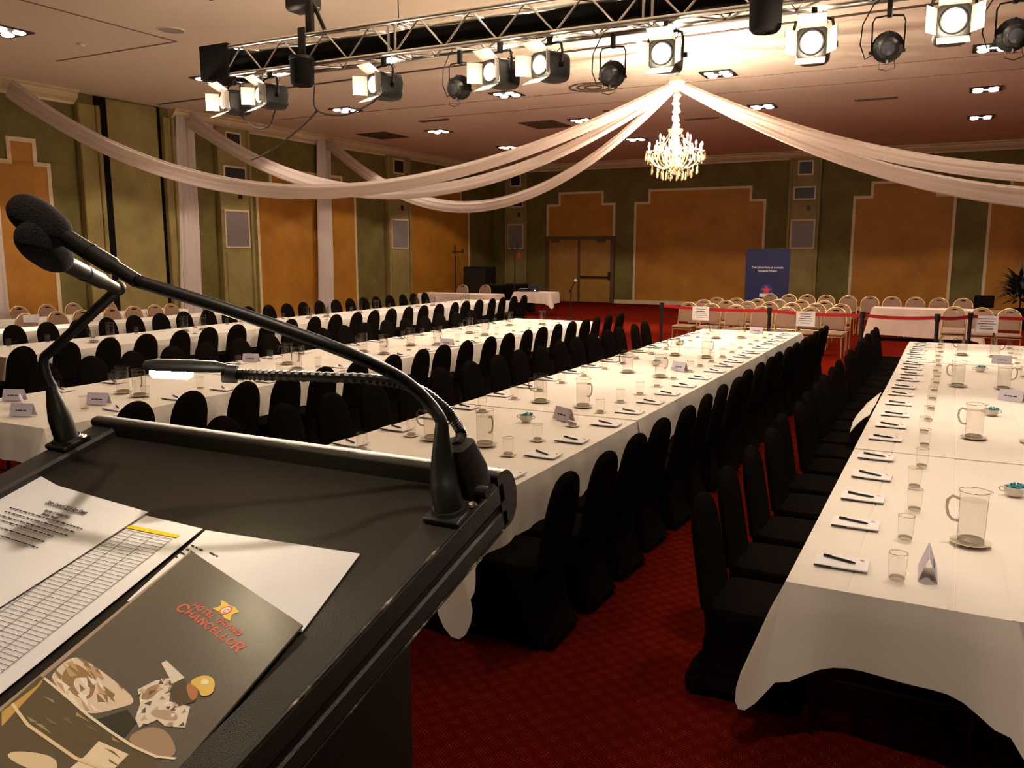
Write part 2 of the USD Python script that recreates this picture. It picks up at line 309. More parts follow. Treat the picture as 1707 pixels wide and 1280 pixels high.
# cornices
CP = [(0, 5.22), (.05, 5.22), (.07, 5.27), (.16, 5.34), (.2, 5.4), (.2, 5.44), (.26, 5.47), (.26, 5.5), (0, 5.5)]
def cornice(side, a0, a1):
    r = [[onwall(side, a, z, d) for d, z in CP] for a in (a0, a1)]
    return MB().loft([np.array(r[0]), np.array(r[1])])
for n, (w, s, a0, a1) in enumerate([(wl, 'l', YN, 12.5), (wl, 'l', 15.05, YB), (wb, 'b', XL, XR)]):
    part(w, 'cornice', cornice(s, a0, a1), M_trim)
struct('baseboard_back', wbox('b', -11.95, XR, 0, .15, 0, .03), M_trim, 'cream baseboard of the far wall')
struct('baseboard_left', wbox('l', 15.2, YB, 0, .15, 0, .03), M_trim, 'cream baseboard of the side wall')
d = structx('door_1', 'orange veneered double door with push bar in the far wall')
for a0, a1 in ((-14.8, -13.48), (-13.42, -12.1)): part(d, 'door_leaf', wbox('b', a0, a1, .02, 2.5, .02, .07, .006), M_door)
part(d, 'door_frame', MB().add(*wbox('b', -14.95, -11.95, 2.5, 2.62, 0, .12).mesh()).add(*wbox('b', -14.95, -14.8, 0, 2.5, 0, .1).mesh()).add(*wbox('b', -12.1, -11.95, 0, 2.5, 0, .1).mesh()), M_doorframe)
part(d, 'centre_post', wbox('b', -13.5, -13.4, .02, 2.5, .03, .1), M_doorframe)
for a in (-14.5, -12.5): part(d, 'door_closer', wbox('b', a-.18, a+.18, 2.4, 2.5, .07, .14), M_doorframe)
part(d, 'push_bar', wbox('b', -13.38, -12.14, 1.0, 1.06, .1, .15), M_darksteel)
part(d, 'push_bar_post', wbox('b', -12.17, -12.11, .92, 1.25, .07, .16), M_darksteel)
# ceiling fittings
def b_down(o):
    part(o, 'frame', MB().box((0, 0, -.012), (.62, .62, .024), b=.005), M_darksteel)
    for sx in (-1, 1):
        for sy in (-1, 1):
            part(o, 'lamp', MB().lathe([(.0, -.045), (.07, -.045), (.095, -.03), (.10, -.02)], (sx*.15, sy*.15, 0), 14), E_down)
K_down = Kind('ceiling_light', b_down, 'ceiling light', 'four-lamp downlights in the ceiling')
XN = ['column nearest the side wall', 'second column from the side wall', 'third column from the side wall', 'fourth column from the side wall', 'fifth column']
for i, gx in enumerate(GRIDX):
    for j, gy in enumerate(GRIDY):
        if (gx, gy) not in DOWN: continue
        K_down.put(f'square ceiling downlight, {ORD[len(GRIDY)-1-j]} from the far wall, {XN[i]}', (gx, gy, CEIL))
def vent(x, y, sx, sy, lab):
    o = thing('ceiling_vent', lab, 'vent', (x, y, CEIL))
    part(o, 'frame', MB().box((0, 0, -.01), (sx, sy, .02), b=.004), M_vent)
    m = max(3, int(sy/.09))
    for k in range(min(m, 14)): part(o, 'slat', MB().box((0, -sy/2+(k+.5)*sy/min(m, 14), -.022), (sx*.9, .02, .012)), M_doorframe)
vent(-15.6, 21.4, 1.05, 1.25, 'large dark square air vent in the ceiling close to the side wall')
vent(-10.3, 21.65, 1.05, 1.25, 'large dark square air vent in the ceiling above the middle tables')
for x, y, l in [(-12.6, 19.6, 'small slot vent in the ceiling over the fourth table'), (-7.6, 20.3, 'small slot vent in the ceiling near the round diffuser'), (-6.2, 22.6, 'small slot vent in the ceiling behind the chandelier'), (-1.9, 21.6, 'small slot vent in the ceiling between the last spotlights')]:
    vent(x, y, .9, .14, l)
o = thing('ceiling_diffuser', 'round ringed air diffuser in the ceiling behind an unlit lantern', 'vent', (-7.1, 17.3, CEIL))
for k, r in enumerate((.5, .34, .18)): part(o, 'ring', MB().tube([(r*math.cos(a), r*math.sin(a), -.012) for a in np.arange(28)*2*PI/28], .016, 6, closed=True), M_vent)
o = thing('ceiling_speaker', 'round pale speaker grille set in the ceiling', 'speaker', (-11.24, 9.88, CEIL))
part(o, 'grille', MB().lathe([(0, -.012), (.17, -.012), (.19, -.006), (.19, 0)], n=24), plain('speaker_grille_lilac', (.42, .34, .36), .6)); part(o, 'rim', MB().tube([(.2*math.cos(a), .2*math.sin(a), -.006) for a in np.arange(24)*2*PI/24], .01, 6, closed=True), M_white)
o = thing('smoke_detector', 'small beige smoke detector on the ceiling', 'smoke detector', (-13.26, 9.78, CEIL))
part(o, 'base', MB().lathe([(0, -.02), (.075, -.02), (.08, 0)], n=18), M_trim); part(o, 'sensor_head', MB().lathe([(0, -.06), (.03, -.058), (.05, -.035), (.055, -.02)], n=18), M_white)

# ------------------------------------------------------------------ tables and cloths
TZ = .742
def b_trestle(L, W):
    def f(o):
        part(o, 'tabletop', MB().box((0, 0, .72), (W, L, .03), b=.004), M_blackmatt)
        for sy in (-1, 1):
            for sx in (-1, 1): part(o, 'leg', MB().tube([(sx*W*.38, sy*L*.36, .705), (sx*W*.38, sy*L*.40, 0)], .014, 8), M_darksteel)
            part(o, 'cross_bar', MB().tube([(-W*.38, sy*L*.385, .25), (W*.38, sy*L*.385, .25)], .01, 6), M_darksteel)
    return f
def cloth_mesh(x0, x1, y0, y1, near=False, far=False, drop=.29, seed=0, left=True, right=True, lift=0., creases=(), tip=.42):
    """tablecloth lying on [x0,x1] x [y0,y1], hanging over at the chosen edges"""
    b, z = MB(), TZ+.003+lift; rs = np.random.RandomState(seed)
    xs = sorted(set(np.linspace(x0, x1, 9)) | {c+e for c in creases for e in (-.006, 0, .006)}); ys = np.linspace(y0, y1, max(6, int((y1-y0)/.22)))
    P = np.array([[(x, y, z-(.005 if any(abs(x-c) < .003 for c in creases) else 0)+.0022*(noise([x*3.1, y*2.3, seed])-.5)) for y in ys] for x in xs]); b.grid(P)
    segs = []   # (point, normal, length, flare)
    def edge(p, q, nrm, cor0, cor1):
        L = math.hypot(q[0]-p[0], q[1]-p[1]); n = max(4, int(L/.05))
        for k in range(n+1):
            t = k/n; s = t*L; ex = 0
            if cor0: ex = max(ex, math.exp(-(s/.16)**2))
            if cor1: ex = max(ex, math.exp(-((L-s)/.16)**2))
            segs.append((np.array([p[0]+(q[0]-p[0])*t, p[1]+(q[1]-p[1])*t]), np.array(nrm, float), drop+(tip-drop)*.38*ex**2, .0+.10*ex, ex))
    def corner(p, a0, a1):
        for k in range(1, 8):
            a = a0+(a1-a0)*k/8; segs.append((np.array(p), np.array([math.cos(a), math.sin(a)]), drop+(tip-drop)*(.38+.75*math.sin(PI*k/8)**1.4), .11+.06*math.sin(PI*k/8), 1))
    strips = []
    if near and far: pass
    def flush():
        nonlocal segs
        if segs: strips.append(segs); segs = []
    if near:
        if left: edge((x0, y1), (x0, y0), (-1, 0), False, True); corner((x0, y0), PI, 1.5*PI)
        edge((x0, y0), (x1, y0), (0, -1), left, right)
        if right: corner((x1, y0), 1.5*PI, 2*PI); edge((x1, y0), (x1, y1), (1, 0), True, False)
        flush()
        if far: edge((x1, y1), (x0, y1), (0, 1), False, False); flush()
    elif far:
        if right: edge((x1, y0), (x1, y1), (1, 0), False, True); corner((x1, y1), 0, .5*PI)
        edge((x1, y1), (x0, y1), (0, 1), right, left)
        if left: corner((x0, y1), .5*PI, PI); edge((x0, y1), (x0, y0), (-1, 0), True, False)
        flush()
    else:
        if right: edge((x1, y0), (x1, y1), (1, 0), False, False); flush()
        if left: edge((x0, y1), (x0, y0), (-1, 0), False, False); flush()
    for sg in strips:
        D = 9; G = []; ph = rs.rand()*6
        s = 0
        for k, (p, nn, ln, fl, ex) in enumerate(sg):
            if k: s += math.hypot(*(p-sg[k-1][0]))+.012*ex
            w = .55*math.sin(s*9+ph+1.7*math.sin(s*2.3+ph))+.45*math.sin(s*21+ph*2+2*math.sin(s*3.1))
            lnn = ln*(1+.04*math.sin(s*1.9+ph))
            col = []
            for j in range(D+1):
                t = j/D
                if j == 0: col.append((*p, z)); continue
                o = .012*min(1, t*4)+fl*t+(.010+.012*(1-ex))*w*t**.8+.012*t
                col.append((*(p+nn*o), z-.006*min(1, t*6)-lnn*t))
            G.append(col)
        b.grid(np.array(G))
    if not near: b.box(((x0+x1)/2, y0, z-.0015), (x1-x0, .004, .003+lift*.5))
    return b
CL = {}
def long_table(key, x0, x1, ys, cols, drop=.29, tw=None, m=None, hem=None):
    m = m or M_cloth; W = (x1-x0)/cols; n = len(ys)-1
    L = (ys[-1]-ys[0])/n
    kt = Kind('trestle_table', b_trestle((ys[-1]-ys[0]-.04)/(n+1), W-.02), 'table', 'trestle tables under the long cloths')
    LL = (ys[-1]-ys[0])/(n+1)
    for c in range(cols):
        for k in range(n+1):
            kt.put(f'folding table under cloth, {ORD[k]} from front'+(f', {"left" if c == 0 else "right"} half' if cols > 1 else '')+f' of {TN.get(key, key)}', (x0+W*(c+.5), ys[0]+LL*(k+.5), 0))
    split = 2 if key == 'R' else 1
    for c in range(split):
        a, b = x0+(x1-x0)/split*c, x0+(x1-x0)/split*(c+1)
        if split == 2: a, b = a-(.02 if c else 0), b
        for k in range(n):
            mesh = cloth_mesh(a, b, ys[k]-(.05 if k else 0), ys[k+1], k == 0, k == n-1, drop, hash_(key)+7*k+c, lift=.0035*(k % 2)+.001*k+.002*c,
                              left=not (split == 2 and c == 1) or k == 0 and False, right=not (split == 2 and c == 0) or k == 0, creases=[(a+b)/2+d_ for d_ in ((0,) if split == 1 else (-.17, .2))], tip=.48)
            o = part(None, 'tablecloth', mesh, m, 40)
            tag(o, f'white tablecloth, {ORD[k]} from the front'+(f', {"left" if c == 0 else "right"} half' if split == 2 else '')+f' of {TN.get(key, key)}', 'tablecloth', 'white tablecloths')
def hash_(s): return sum(ord(ch)*(i+1) for i, ch in enumerate(s))
long_table('R', -.515, 1.10, [3.36, 6.0, 8.5, 11.1, 13.54], 2)
long_table('M', -3.73, -2.12, [3.38, 6.22, 8.82, 11.3, 14.15], 2)
long_table('T3', -7.58, -5.95, [3.83, 6.5, 9.1, 11.8, 14.65], 2)
long_table('T4', -11.75, -10.42, [6.3, 9.6, 12.9, 16.3, 19.8], 2)
def side_table(name, label, lab2, x0, x1, y0, y1, m, drop=.30, legs=True):
    o = thing('trestle_table', label, 'table', ((x0+x1)/2, (y0+y1)/2, 0)); W, L = x1-x0-.02, y1-y0-.02
    part(o, 'tabletop', MB().box((0, 0, .72), (W, L, .03), b=.004), M_blackmatt)
    for sx in (-1, 1):
        for sy in (-1, 1): part(o, 'leg', MB().tube([(sx*W*.42, sy*L*.42, .705), (sx*W*.43, sy*L*.43, 0)], .014, 8), M_darksteel)
    c = part(None, 'tablecloth', cloth_mesh(x0, x1, y0, y1, True, True, drop, hash_(name), tip=drop+.12), m, 40)
    # the other long edges hang as well
    tag(c, lab2, 'tablecloth', 'white tablecloths')
side_table('a', 'narrow table among beige chairs by the side wall, front one', 'brightly lit white tablecloth on the narrow table before the first beige chairs', -14.3, -13.5, 7.6, 13.2, M_cloth)
side_table('b', 'narrow table between two files of beige chairs by the side wall', 'white tablecloth on the narrow table between two files of beige chairs', -16.3, -15.45, 8.0, 13.6, M_cloth)
side_table('c', 'cross table at the far end near the black loudspeaker', 'pinkish tablecloth on the cross table near the black loudspeaker', -14.95, -12.27, 22.2, 22.95, M_clothpink, .45)
side_table('d', 'cross table at the far end behind the red ribbon', 'pinkish tablecloth hanging low on the cross table behind the red ribbon', -1.65, .55, 21.2, 21.95, M_clothpink, .62)
side_table('e', 'low table with sound gear beside the double door', 'pink tablecloth with pointed corners on the sound table beside the double door', -12.65, -11.35, 24.3, 25.0, M_clothpink, .34)
# folded-out corner of a cloth on the aisle side of the rightmost table
o = MB(); P = []
for i in range(7):
    t = i/6; row = []
    for j in range(5):
        s = j/4; row.append((-.53-.16*s*(1-.35*abs(t-.35))+.0, 7.25+1.25*t, TZ+.006-.16*s**1.2*(1-.3*t)+.008*math.sin(t*9+s*3)))
    P.append(row)
o.grid(np.array(P)); P2 = np.array(P); P2[..., 2] -= .004; o.grid(P2[:, ::-1])
tag(part(None, 'napkin', o, M_cloth, 40), 'white folded cloth corner sticking out over the aisle side of the rightmost table', 'cloth')
# ------------------------------------------------------------------ black covered chairs: the sitter faces +y
def se(w, t, n=28, e=2.6, cx=0., cy=0., z=0., sh=0.):
    a = np.arange(n)*2*PI/n; c, s = np.cos(a), np.sin(a)
    x = np.sign(c)*np.abs(c)**(2/e)*w; y = np.sign(s)*np.abs(s)**(2/e)*t
    return np.stack([x+cx, y+cy+sh*0, np.full(n, z)], 1)
def b_cover(o):
    rings = []
    for h in (.43, .50, .58, .66, .73, .79, .84, .875, .90, .915, .921):
        w = .205-.012*(h-.43)/.3
        if h > .70: w *= math.sqrt(max(.004, 1-((h-.70)/.222)**2.3))
        t = .042 if h < .86 else .042*math.sqrt(max(.03, 1-((h-.86)/.062)**2))
        rings.append(se(w, t, 28, 2.3, 0, -.195-.17*(h-.43), h))
    part(o, 'backrest', MB().loft(rings), M_cover, 50)
    part(o, 'seat', MB().loft([se(.215, .215, 28, 4, 0, .0, .40), se(.222, .222, 28, 4, 0, 0, .425), se(.215, .215, 28, 4, 0, 0, .452), se(.18, .18, 28, 3.4, 0, 0, .464)]), M_cover, 50)
    sk = []
    for h, w, l, cy in ((.41, .217, .217, 0), (.30, .203, .205, -.005), (.16, .205, .215, -.015), (.06, .215, .245, -.03), (.012, .222, .262, -.035)):
        r = se(w, l, 28, 5, 0, cy, h)
        if h < .1:
            a = np.arange(28)*2*PI/28; r[:, 2] += (.055 if h < .03 else .03)*np.cos(2*a)**2
            r[:, 2] = np.maximum(r[:, 2], .01)
        sk.append(r)
    part(o, 'skirt', MB().loft(sk, False, False), M_cover, 50)
    for sx in (-1, 1):
        for sy, yy in ((-1, -.24), (1, .19)): part(o, 'foot', MB().lathe([(0, 0), (.016, 0), (.018, .02), (.014, .09)], (sx*.18, yy, 0), 10), M_black)
K_cover = Kind('covered_chair', b_cover, 'chair', 'black covered chairs along the long tables')
def chair_row(key, side, xtop, y0, y1, step, jit=.02):
    """xtop: where the top of the backrest is"""
    face = -1 if side == 'right' else 1            # +1: the sitter looks to +x
    n = int(round((y1-y0)/step))+1
    for i in range(n):
        yy = y0+(y1-y0)*i/(n-1)+rng.uniform(-jit, jit); xx = xtop+face*.275+rng.uniform(-.02, .02)
        K_cover.put(f'black covered chair, {ORD[i]} from the front, {side} side of {TN[key]}', (xx, yy, 0), (-PI/2 if face == 1 else PI/2)+rng.uniform(-.06, .06), f'black chairs on the {side} side of the {TN[key]}')
chair_row('M', 'right', -1.70, 3.91, 13.75, .545)
chair_row('R', 'left', -1.00, 3.84, 13.8, .545)
chair_row('M', 'left', -4.45, 4.16, 13.2, .55)
chair_row('T3', 'right', -5.50, 4.26, 14.9, .555)
chair_row('T3', 'left', -8.36, 5.4, 14.2, .56)
chair_row('T4', 'right', -9.93, 6.2, 19.7, .575)
chair_row('T4', 'left', -12.98, 8.0, 19.6, .56)
# ------------------------------------------------------------------ beige banquet chairs
def arch(w, y0, zt, zb, lean, n=14):
    pts = [(-w, y0+.03, 0), (-w, y0+.0, .3), (-w*.98, y0-.02, .5)]
    for k in range(n+1):
        a = PI-PI*k/n; h = zt-.20+.20*math.sin(a); pts.append((w*.97*math.cos(a), y0-.02-lean*(h-.5), h))
    return pts+[(w*.98, y0-.02, .5), (w, y0, .3), (w, y0+.03, 0)]
def b_beige(o):
    part(o, 'back_frame', MB().tube(arch(.215, -.19, .94, 0, .22), .0135, 8), M_gold, 60)
    def outline(w, zb, zt, y, off):
        r = [(-w, zb)]+[(w*math.cos(PI-PI*k/12), zt-.19+.19*math.sin(PI*k/12)) for k in range(13)]+[(w, zb)]
        return np.array([(x, y-.21-.22*(h-.5)+off, h) for x, h in r])
    part(o, 'backrest', MB().loft([outline(.17, .55, .90, 0, -.022), outline(.197, .53, .925, 0, -.014), outline(.197, .53, .925, 0, .016), outline(.165, .56, .89, 0, .032)]), M_beige, 45)
    part(o, 'handle_slot', MB().loft([np.array([(x*.07, -.21-.22*(.885-.5)+dy, .885+h*.012-.1*x*x*.1) for x, h in ((-1, -1), (-.8, 1), (0, 1.4), (.8, 1), (1, -1), (0, -.6))]) for dy in (-.03, .034)]), M_blackmatt)
    part(o, 'seat', MB().box((0, .02, .445), (.43, .43, .07), b=.025), M_beige, 40)
    for sx in (-1, 1): part(o, 'front_leg', MB().tube([(sx*.19, .19, .42), (sx*.205, .225, 0)], .013, 8), M_gold)
    part(o, 'seat_frame', MB().tube([(-.205, -.2, .40), (-.2, .2, .40), (.2, .2, .40), (.205, -.2, .40)], .012, 6, closed=True), M_gold)
K_beige = Kind('banquet_chair', b_beige, 'chair', 'beige banquet chairs')
A = [(9.35, 0), (9.96, .03), (10.46, 0), (11.12, .05), (11.6, -.04), (12.13, 0), (12.55, .03)]
for i, (yy, j) in enumerate(A):
    K_beige.put(f'beige gold-framed chair, {ORD[i]} from the front of the file behind the brightly lit narrow table', (-14.78+.28, yy, 0), -PI/2+j, 'beige chairs behind the brightly lit narrow table')
for i, yy in enumerate((10.55, 11.15, 11.75, 12.6)):
    K_beige.put(f'beige gold-framed chair, {ORD[i]} from the front of the file along the side wall', (-16.88+.28, yy, 0), -PI/2, 'beige chairs along the side wall')
for r, (lst, nm) in enumerate((([(-5.12, 18.1), (-4.58, 18.0), (-3.98, 17.7), (-3.42, 17.5), (-2.95, 17.5), (-2.5, 17.7), (-2.05, 17.8)], 'front row'), ([(-5.11, 19.3), (-4.59, 19.25), (-4.06, 19.1), (-3.58, 19.07), (-3.1, 19.07), (-2.61, 19.1), (-2.1, 19.1)], 'second row'),
        ([(-5.09, 20.4), (-4.6, 20.35), (-4.08, 20.2), (-3.59, 20.2), (-3.1, 20.2), (-2.59, 20.2)], 'third row'))):
    for i, (xx, yy) in enumerate(lst):
        K_beige.put(f'beige gold-framed chair, {ORD[i]} from the left in the {nm} behind the ribbon', (xx, yy-.25, 0), PI+rng.uniform(-.06, .06), f'beige chairs in the {nm} behind the ribbon')
for i, (xx, yy) in enumerate([(-4.26, 22.5), (-3.79, 22.5), (-3.34, 22.6), (-2.87, 22.6), (-2.33, 22.5), (-1.82, 22.5), (-1.32, 22.5), (-.79, 22.45), (-.29, 22.4), (.22, 22.4)]):
    K_beige.put(f'beige gold-framed chair, {ORD[i]} from the left in the last row by the far wall', (xx, yy, 0), PI+rng.uniform(-.05, .05), 'beige chairs in the last row by the far wall')
for i, (xx, yy) in enumerate([(.05, 18.95), (.53, 18.8), (1.0, 18.7)]):
    K_beige.put(f'beige gold-framed chair, {ORD[i]} from the left in the group of three before the ribbon sign', (xx, yy, 0), PI, 'three beige chairs by the last ribbon posts')
for i, (xx, yy) in enumerate([(-14.5, 23.9), (-13.75, 24.1)]):
    K_beige.put(f'beige gold-framed chair, {("left", "right")[i]} one behind the far cross table', (xx, yy, 0), PI, 'two beige chairs behind the far cross table')
o = MB(); P = np.array([[(-14.62+.03*math.sin(u*3), 9.2+.3*u, .80+.13*v-.02*(1-v)*u) for v in (0, .5, 1)] for u in (0, .25, .5, .75, 1)]); o.grid(P); P[..., 0] -= .003; o.grid(P[:, ::-1])
tag(part(None, 'paper_sheet', o, M_paper), 'white paper sheet stuck on the first beige chair by the bright table', 'paper')
# ------------------------------------------------------------------ table settings
def b_pad(o):
    part(o, 'paper_block', MB().box((0, 0, .004), (.21, .15, .008)), M_paper)
    part(o, 'painted_shadow_edge', MB().box((-.07, -.0755, .003), (.07, .001, .006)).box((0, -.0755, .001), (.21, .001, .002)), M_ink)  # dark strip painted for the shadow along the pad's front edge
    m = MB()
    for k, (x, y, w) in enumerate(((.075, .045, .02), (.078, .037, .014), (.073, .052, .01))): m.box((x, y, .0084), (w, .004, .0006))
    part(o, 'printed_mark', m, M_red)
def b_pen(o):
    part(o, 'barrel', MB().tube([(-.07, 0, .006), (.045, 0, .006), (.062, 0, .006), (.07, 0, .006)], [.0055, .0058, .004, .0015], 8), M_pen, 40)
    part(o, 'clip', MB().box((-.05, 0, .0125), (.035, .003, .0015)), M_pen)
def b_tumbler(o):
    part(o, 'glass_wall', MB().lathe([(.030, .008), (.0315, .03), (.0335, .06), (.036, .113)], n=20), M_glass, 60)
    part(o, 'glass_base', MB().lathe([(.0, .0145), (.026, .015), (.0295, .010), (.0295, .004), (.027, .001)], n=20), M_glassbase, 50)
    part(o, 'rim', MB().tube([(.0352*math.cos(a), .0352*math.sin(a), .113) for a in np.arange(20)*2*PI/20], .0013, 5, closed=True), M_glassbase, True)
def b_coaster(o): part(o, 'card', MB().box((0, 0, .001), (.09, .09, .002)), M_coaster)
def b_jug(o):
    part(o, 'glass_wall', MB().lathe([(.0535, .010), (.055, .03), (.057, .14), (.059, .225), (.064, .239)], n=24), M_glass, 60)
    part(o, 'glass_base', MB().lathe([(0, .018), (.05, .019), (.0545, .014), (.0545, .006), (.05, .001)], n=24), M_glassbase, 50)
    part(o, 'water', MB().lathe([(.0540, .03), (.0555, .14), (.0565, .193), (.0565, .195), (0, .194)], n=24), M_water, 50)
    h = [(-.057, .195), (-.085, .205), (-.104, .185), (-.106, .15), (-.098, .115), (-.080, .095), (-.056, .092)]
    part(o, 'handle', MB().tube([(x, 0, z) for x, z in h], .0065, 8), M_glassbase, 60)
    part(o, 'rim', MB().tube([(.0635*math.cos(a)*(1.12 if abs(a) < .3 else 1), .0635*math.sin(a), .2385) for a in np.arange(24)*2*PI/24-PI], .0016, 5, closed=True), M_glassbase, True)
def b_saucer(o):
    part(o, 'plate', MB().lathe([(0, .004), (.06, .004), (.084, .011), (.086, .013), (.083, .014), (.062, .0085), (0, .0075)], n=28), M_china, 50)
    part(o, 'foot_ring', MB().lathe([(.045, 0), (.052, 0), (.052, .005), (.045, .005)], n=24), M_saucer)
def b_bowl(o):
    part(o, 'bowl_body', MB().lathe([(0, .002), (.035, .002), (.044, .012), (.05, .03), (.052, .05), (.050, .0505), (.047, .03), (.038, .012), (0, .009)], n=24), M_china, 50)
    for s in (-1, 1): part(o, 'handle', MB().tube([(s*.050, 0, .044), (s*.066, 0, .046), (s*.074, 0, .036), (s*.066, 0, .024), (s*.047, 0, .022)], .0045, 7), M_china, 60)
def b_sweets(o):
    r = random.Random(5); m = MB()
    for k in range(26):
        a = r.random()*6.28; q = .040*math.sqrt(r.random()); t = trimesh.creation.icosphere(1, .009)
        m.tm(t, T(q*math.cos(a), q*math.sin(a), .040+.018*r.random()*(1-q/.05), rx=r.random()*3)@np.diag([1.5, .9, .8, 1]))
        m.tm(trimesh.creation.cone(.007, .012), T(q*math.cos(a)+.01, q*math.sin(a), .050+.01*r.random(), rx=r.random()*3))
    part(o, 'wrapped_sweet', m, M_sweet, 30)
def b_card(o):
    w, h, t = .10, .098, .0012
    for s in (-1, 1): part(o, 'card_face', MB().loft([np.array([(-w, s*.034, 0), (-w, 0, h), (-w, t*s, h+t), (-w, s*(.034+t), 0)]), np.array([(w, s*.034, 0), (w, 0, h), (w, t*s, h+t), (w, s*(.034+t), 0)])]), M_card)
    m = MB()
    for x0, x1 in ((-.05, -.03), (-.024, .012), (.018, .05)): m.box((0, 0, 0), (x1-x0, .010, .0008), T((x0+x1)/2, -.0205, .044, rx=1.235))
    part(o, 'printed_name', m, M_ink)
K = {k: Kind(n, f, c, g) for k, (n, f, c, g) in dict(pad=('notepad', b_pad, 'notepad', 'white notepads at the place settings'), pen=('ballpoint_pen', b_pen, 'pen', 'black pens on the notepads'), glass=('tumbler', b_tumbler, 'glass', 'water tumblers'),
     coaster=('coaster', b_coaster, 'coaster', 'card coasters under the tumblers'), jug=('water_jug', b_jug, 'jug', 'glass water jugs'), saucer=('saucer', b_saucer, 'saucer', 'saucers under the water jugs'),
     bowl=('sugar_bowl', b_bowl, 'bowl', 'two-handled china bowls'), card=('name_card', b_card, 'name card', 'folded name cards'), sweets=('wrapped_mints', b_sweets, 'sweets', 'blue sweets in the bowls')).items()}
Z = TZ+.012
def settings(key, side, xp, xg, ys, pads=True, coasters=True):
    f = 1 if side == 'left' else -1
    for i, yy in enumerate(ys):
        w = f'{ORD[i]} from the front, {side} row, {TN[key]}'; jx, jy, jr = rng.uniform(-.015, .015), rng.uniform(-.02, .02), rng.uniform(-.05, .05)
        if pads:
            K['pad'].put('white notepad with red mark, '+w, (xp+jx, yy+jy, Z), jr)
            K['pen'].put('black pen on a notepad, '+w, (xp+jx-.01, yy+jy+.005, Z+.0085), -.35*1+rng.uniform(-.12, .12) if side == 'left' else -.5+rng.uniform(-.15, .15))
        gx, gy = xg+rng.uniform(-.02, .02), yy-.13+rng.uniform(-.03, .03)
        if coasters: K['coaster'].put('square card coaster, '+w, (gx, gy, Z-.001), rng.uniform(-.3, .3))
        K['glass'].put('clear water tumbler, '+w, (gx, gy, Z+.001), 0)
settings('R', 'left', -.35, -.10, [3.67, 4.23, 4.71, 5.21, 5.71, 6.36, 6.85, 7.33, 7.87, 8.42, 8.89, 9.42, 9.87, 10.36, 10.86, 11.4, 11.89, 12.36, 12.85, 13.31], coasters=False)
settings('R', 'right', .97, .72, [8.6, 9.15, 9.7, 10.3, 10.9, 11.5, 12.05, 12.6, 13.2], coasters=False)
settings('M', 'right', -2.27, -2.50, [3.72, 4.25, 4.8, 5.29, 5.88, 6.44, 6.95, 7.46, 7.98, 8.53, 9.11, 9.62, 10.06, 10.56, 11.05, 11.67, 12.14, 12.65, 13.15, 13.69])
settings('M', 'left', -3.60, -3.39, [3.9, 4.47, 5.01, 5.54, 6.02, 6.66, 7.2, 7.75, 8.3, 8.85, 9.4, 9.95, 10.5, 11.05, 11.6, 12.2, 12.75, 13.3])
settings('T3', 'left', -7.42, -7.47+.18, [5.0, 5.55, 6.1, 6.65, 7.2, 7.75, 8.3, 8.85, 9.4, 9.95, 10.5, 11.05, 11.6, 12.2, 12.8, 13.4, 14.0], coasters=False)
settings('T3', 'right', -6.12, -6.34, [4.6, 5.2, 5.75, 6.3, 6.9, 7.5, 8.1, 8.7, 9.3, 9.9, 10.5, 11.1, 11.7, 12.3, 12.9, 13.5, 14.1], coasters=False)
settings('T4', 'left', 0, -11.5, [7.1, 7.7, 8.4, 9.2, 10.4, 11.1, 11.9, 12.5, 13.3, 13.9, 14.6, 15.3, 16.0, 16.8, 17.6, 18.4, 19.2], False, False)
settings('T4', 'right', 0, -10.6, [8.6, 9.6, 10.6, 11.7, 12.7, 13.7, 14.7, 15.7, 16.7, 17.8, 18.8], False, False)
def jugs(key, pts):
    for i, (xx, yy, r) in enumerate(pts):
        w = f'{ORD[i]} from the front on the {TN[key]}'
        K['saucer'].put('round saucer under a water jug, '+w, (xx, yy, Z-.001)); K['jug'].put('glass water jug, '+w, (xx, yy, Z+.007), r)
jugs('R', [(.15, 4.18, 0), (.58, 4.3, PI), (.20, 6.64, .1), (.56, 6.66, PI), (.10, 9.2, .3), (.49, 9.2, 2.8), (.15, 12.0, 0), (.51, 11.95, 3.3)])
jugs('M', [(-3.17, 4.85, .6), (-2.75, 4.86, 2.6), (-3.13, 6.52, .4), (-2.71, 6.48, 2.7), (-3.08, 8.6, .9), (-2.66, 8.44, 2.6), (-3.07, 10.33, 0), (-2.65, 10.25, 2.7), (-3.12, 12.6, .5), (-2.80, 12.85, 2.5)])
jugs('T3', [(-6.79, 5.16, .5), (-6.50, 5.11, 2.7), (-6.83, 7.4, .3), (-6.42, 7.1, 2.6), (-6.77, 8.75, .3), (-6.40, 8.7, 2.6), (-6.67, 9.7, .2), (-6.39, 9.95, 2.7), (-6.85, 11.62, .3), (-6.45, 11.42, 2.7), (-6.9, 13.1, .2), (-6.5, 13.6, 2.6)])
jugs('T4', [(-11.0, 7.94, .2), (-11.15, 8.33, 2.8), (-11.15, 9.71, .4), (-11.1, 10.05, 2.6), (-11.2, 12.8, .4), (-11.1, 13.2, 2.6), (-11.2, 14.4, .3), (-11.1, 14.85, 2.7), (-11.2, 16.6, .3), (-11.1, 17.1, 2.7), (-11.2, 18.9, .3)])
for key, lst in dict(R=[(.37, 5.15), (.34, 7.66), (.32, 10.46)], M=[(-2.87, 5.72), (-2.99, 9.3), (-3.35, 11.5)]).items():
    for i, (xx, yy) in enumerate(lst):
        K['bowl'].put(f'cream two-handled bowl of sweets, {ORD[i]} from the front on the {TN[key]}', (xx, yy, Z-.001), .1)
        s = K['sweets'].put(f'blue wrapped sweets in the bowl, {ORD[i]} from the front on the {TN[key]}', (xx, yy, Z-.001), .1); s.SetCustomDataByKey('kind', 'stuff')
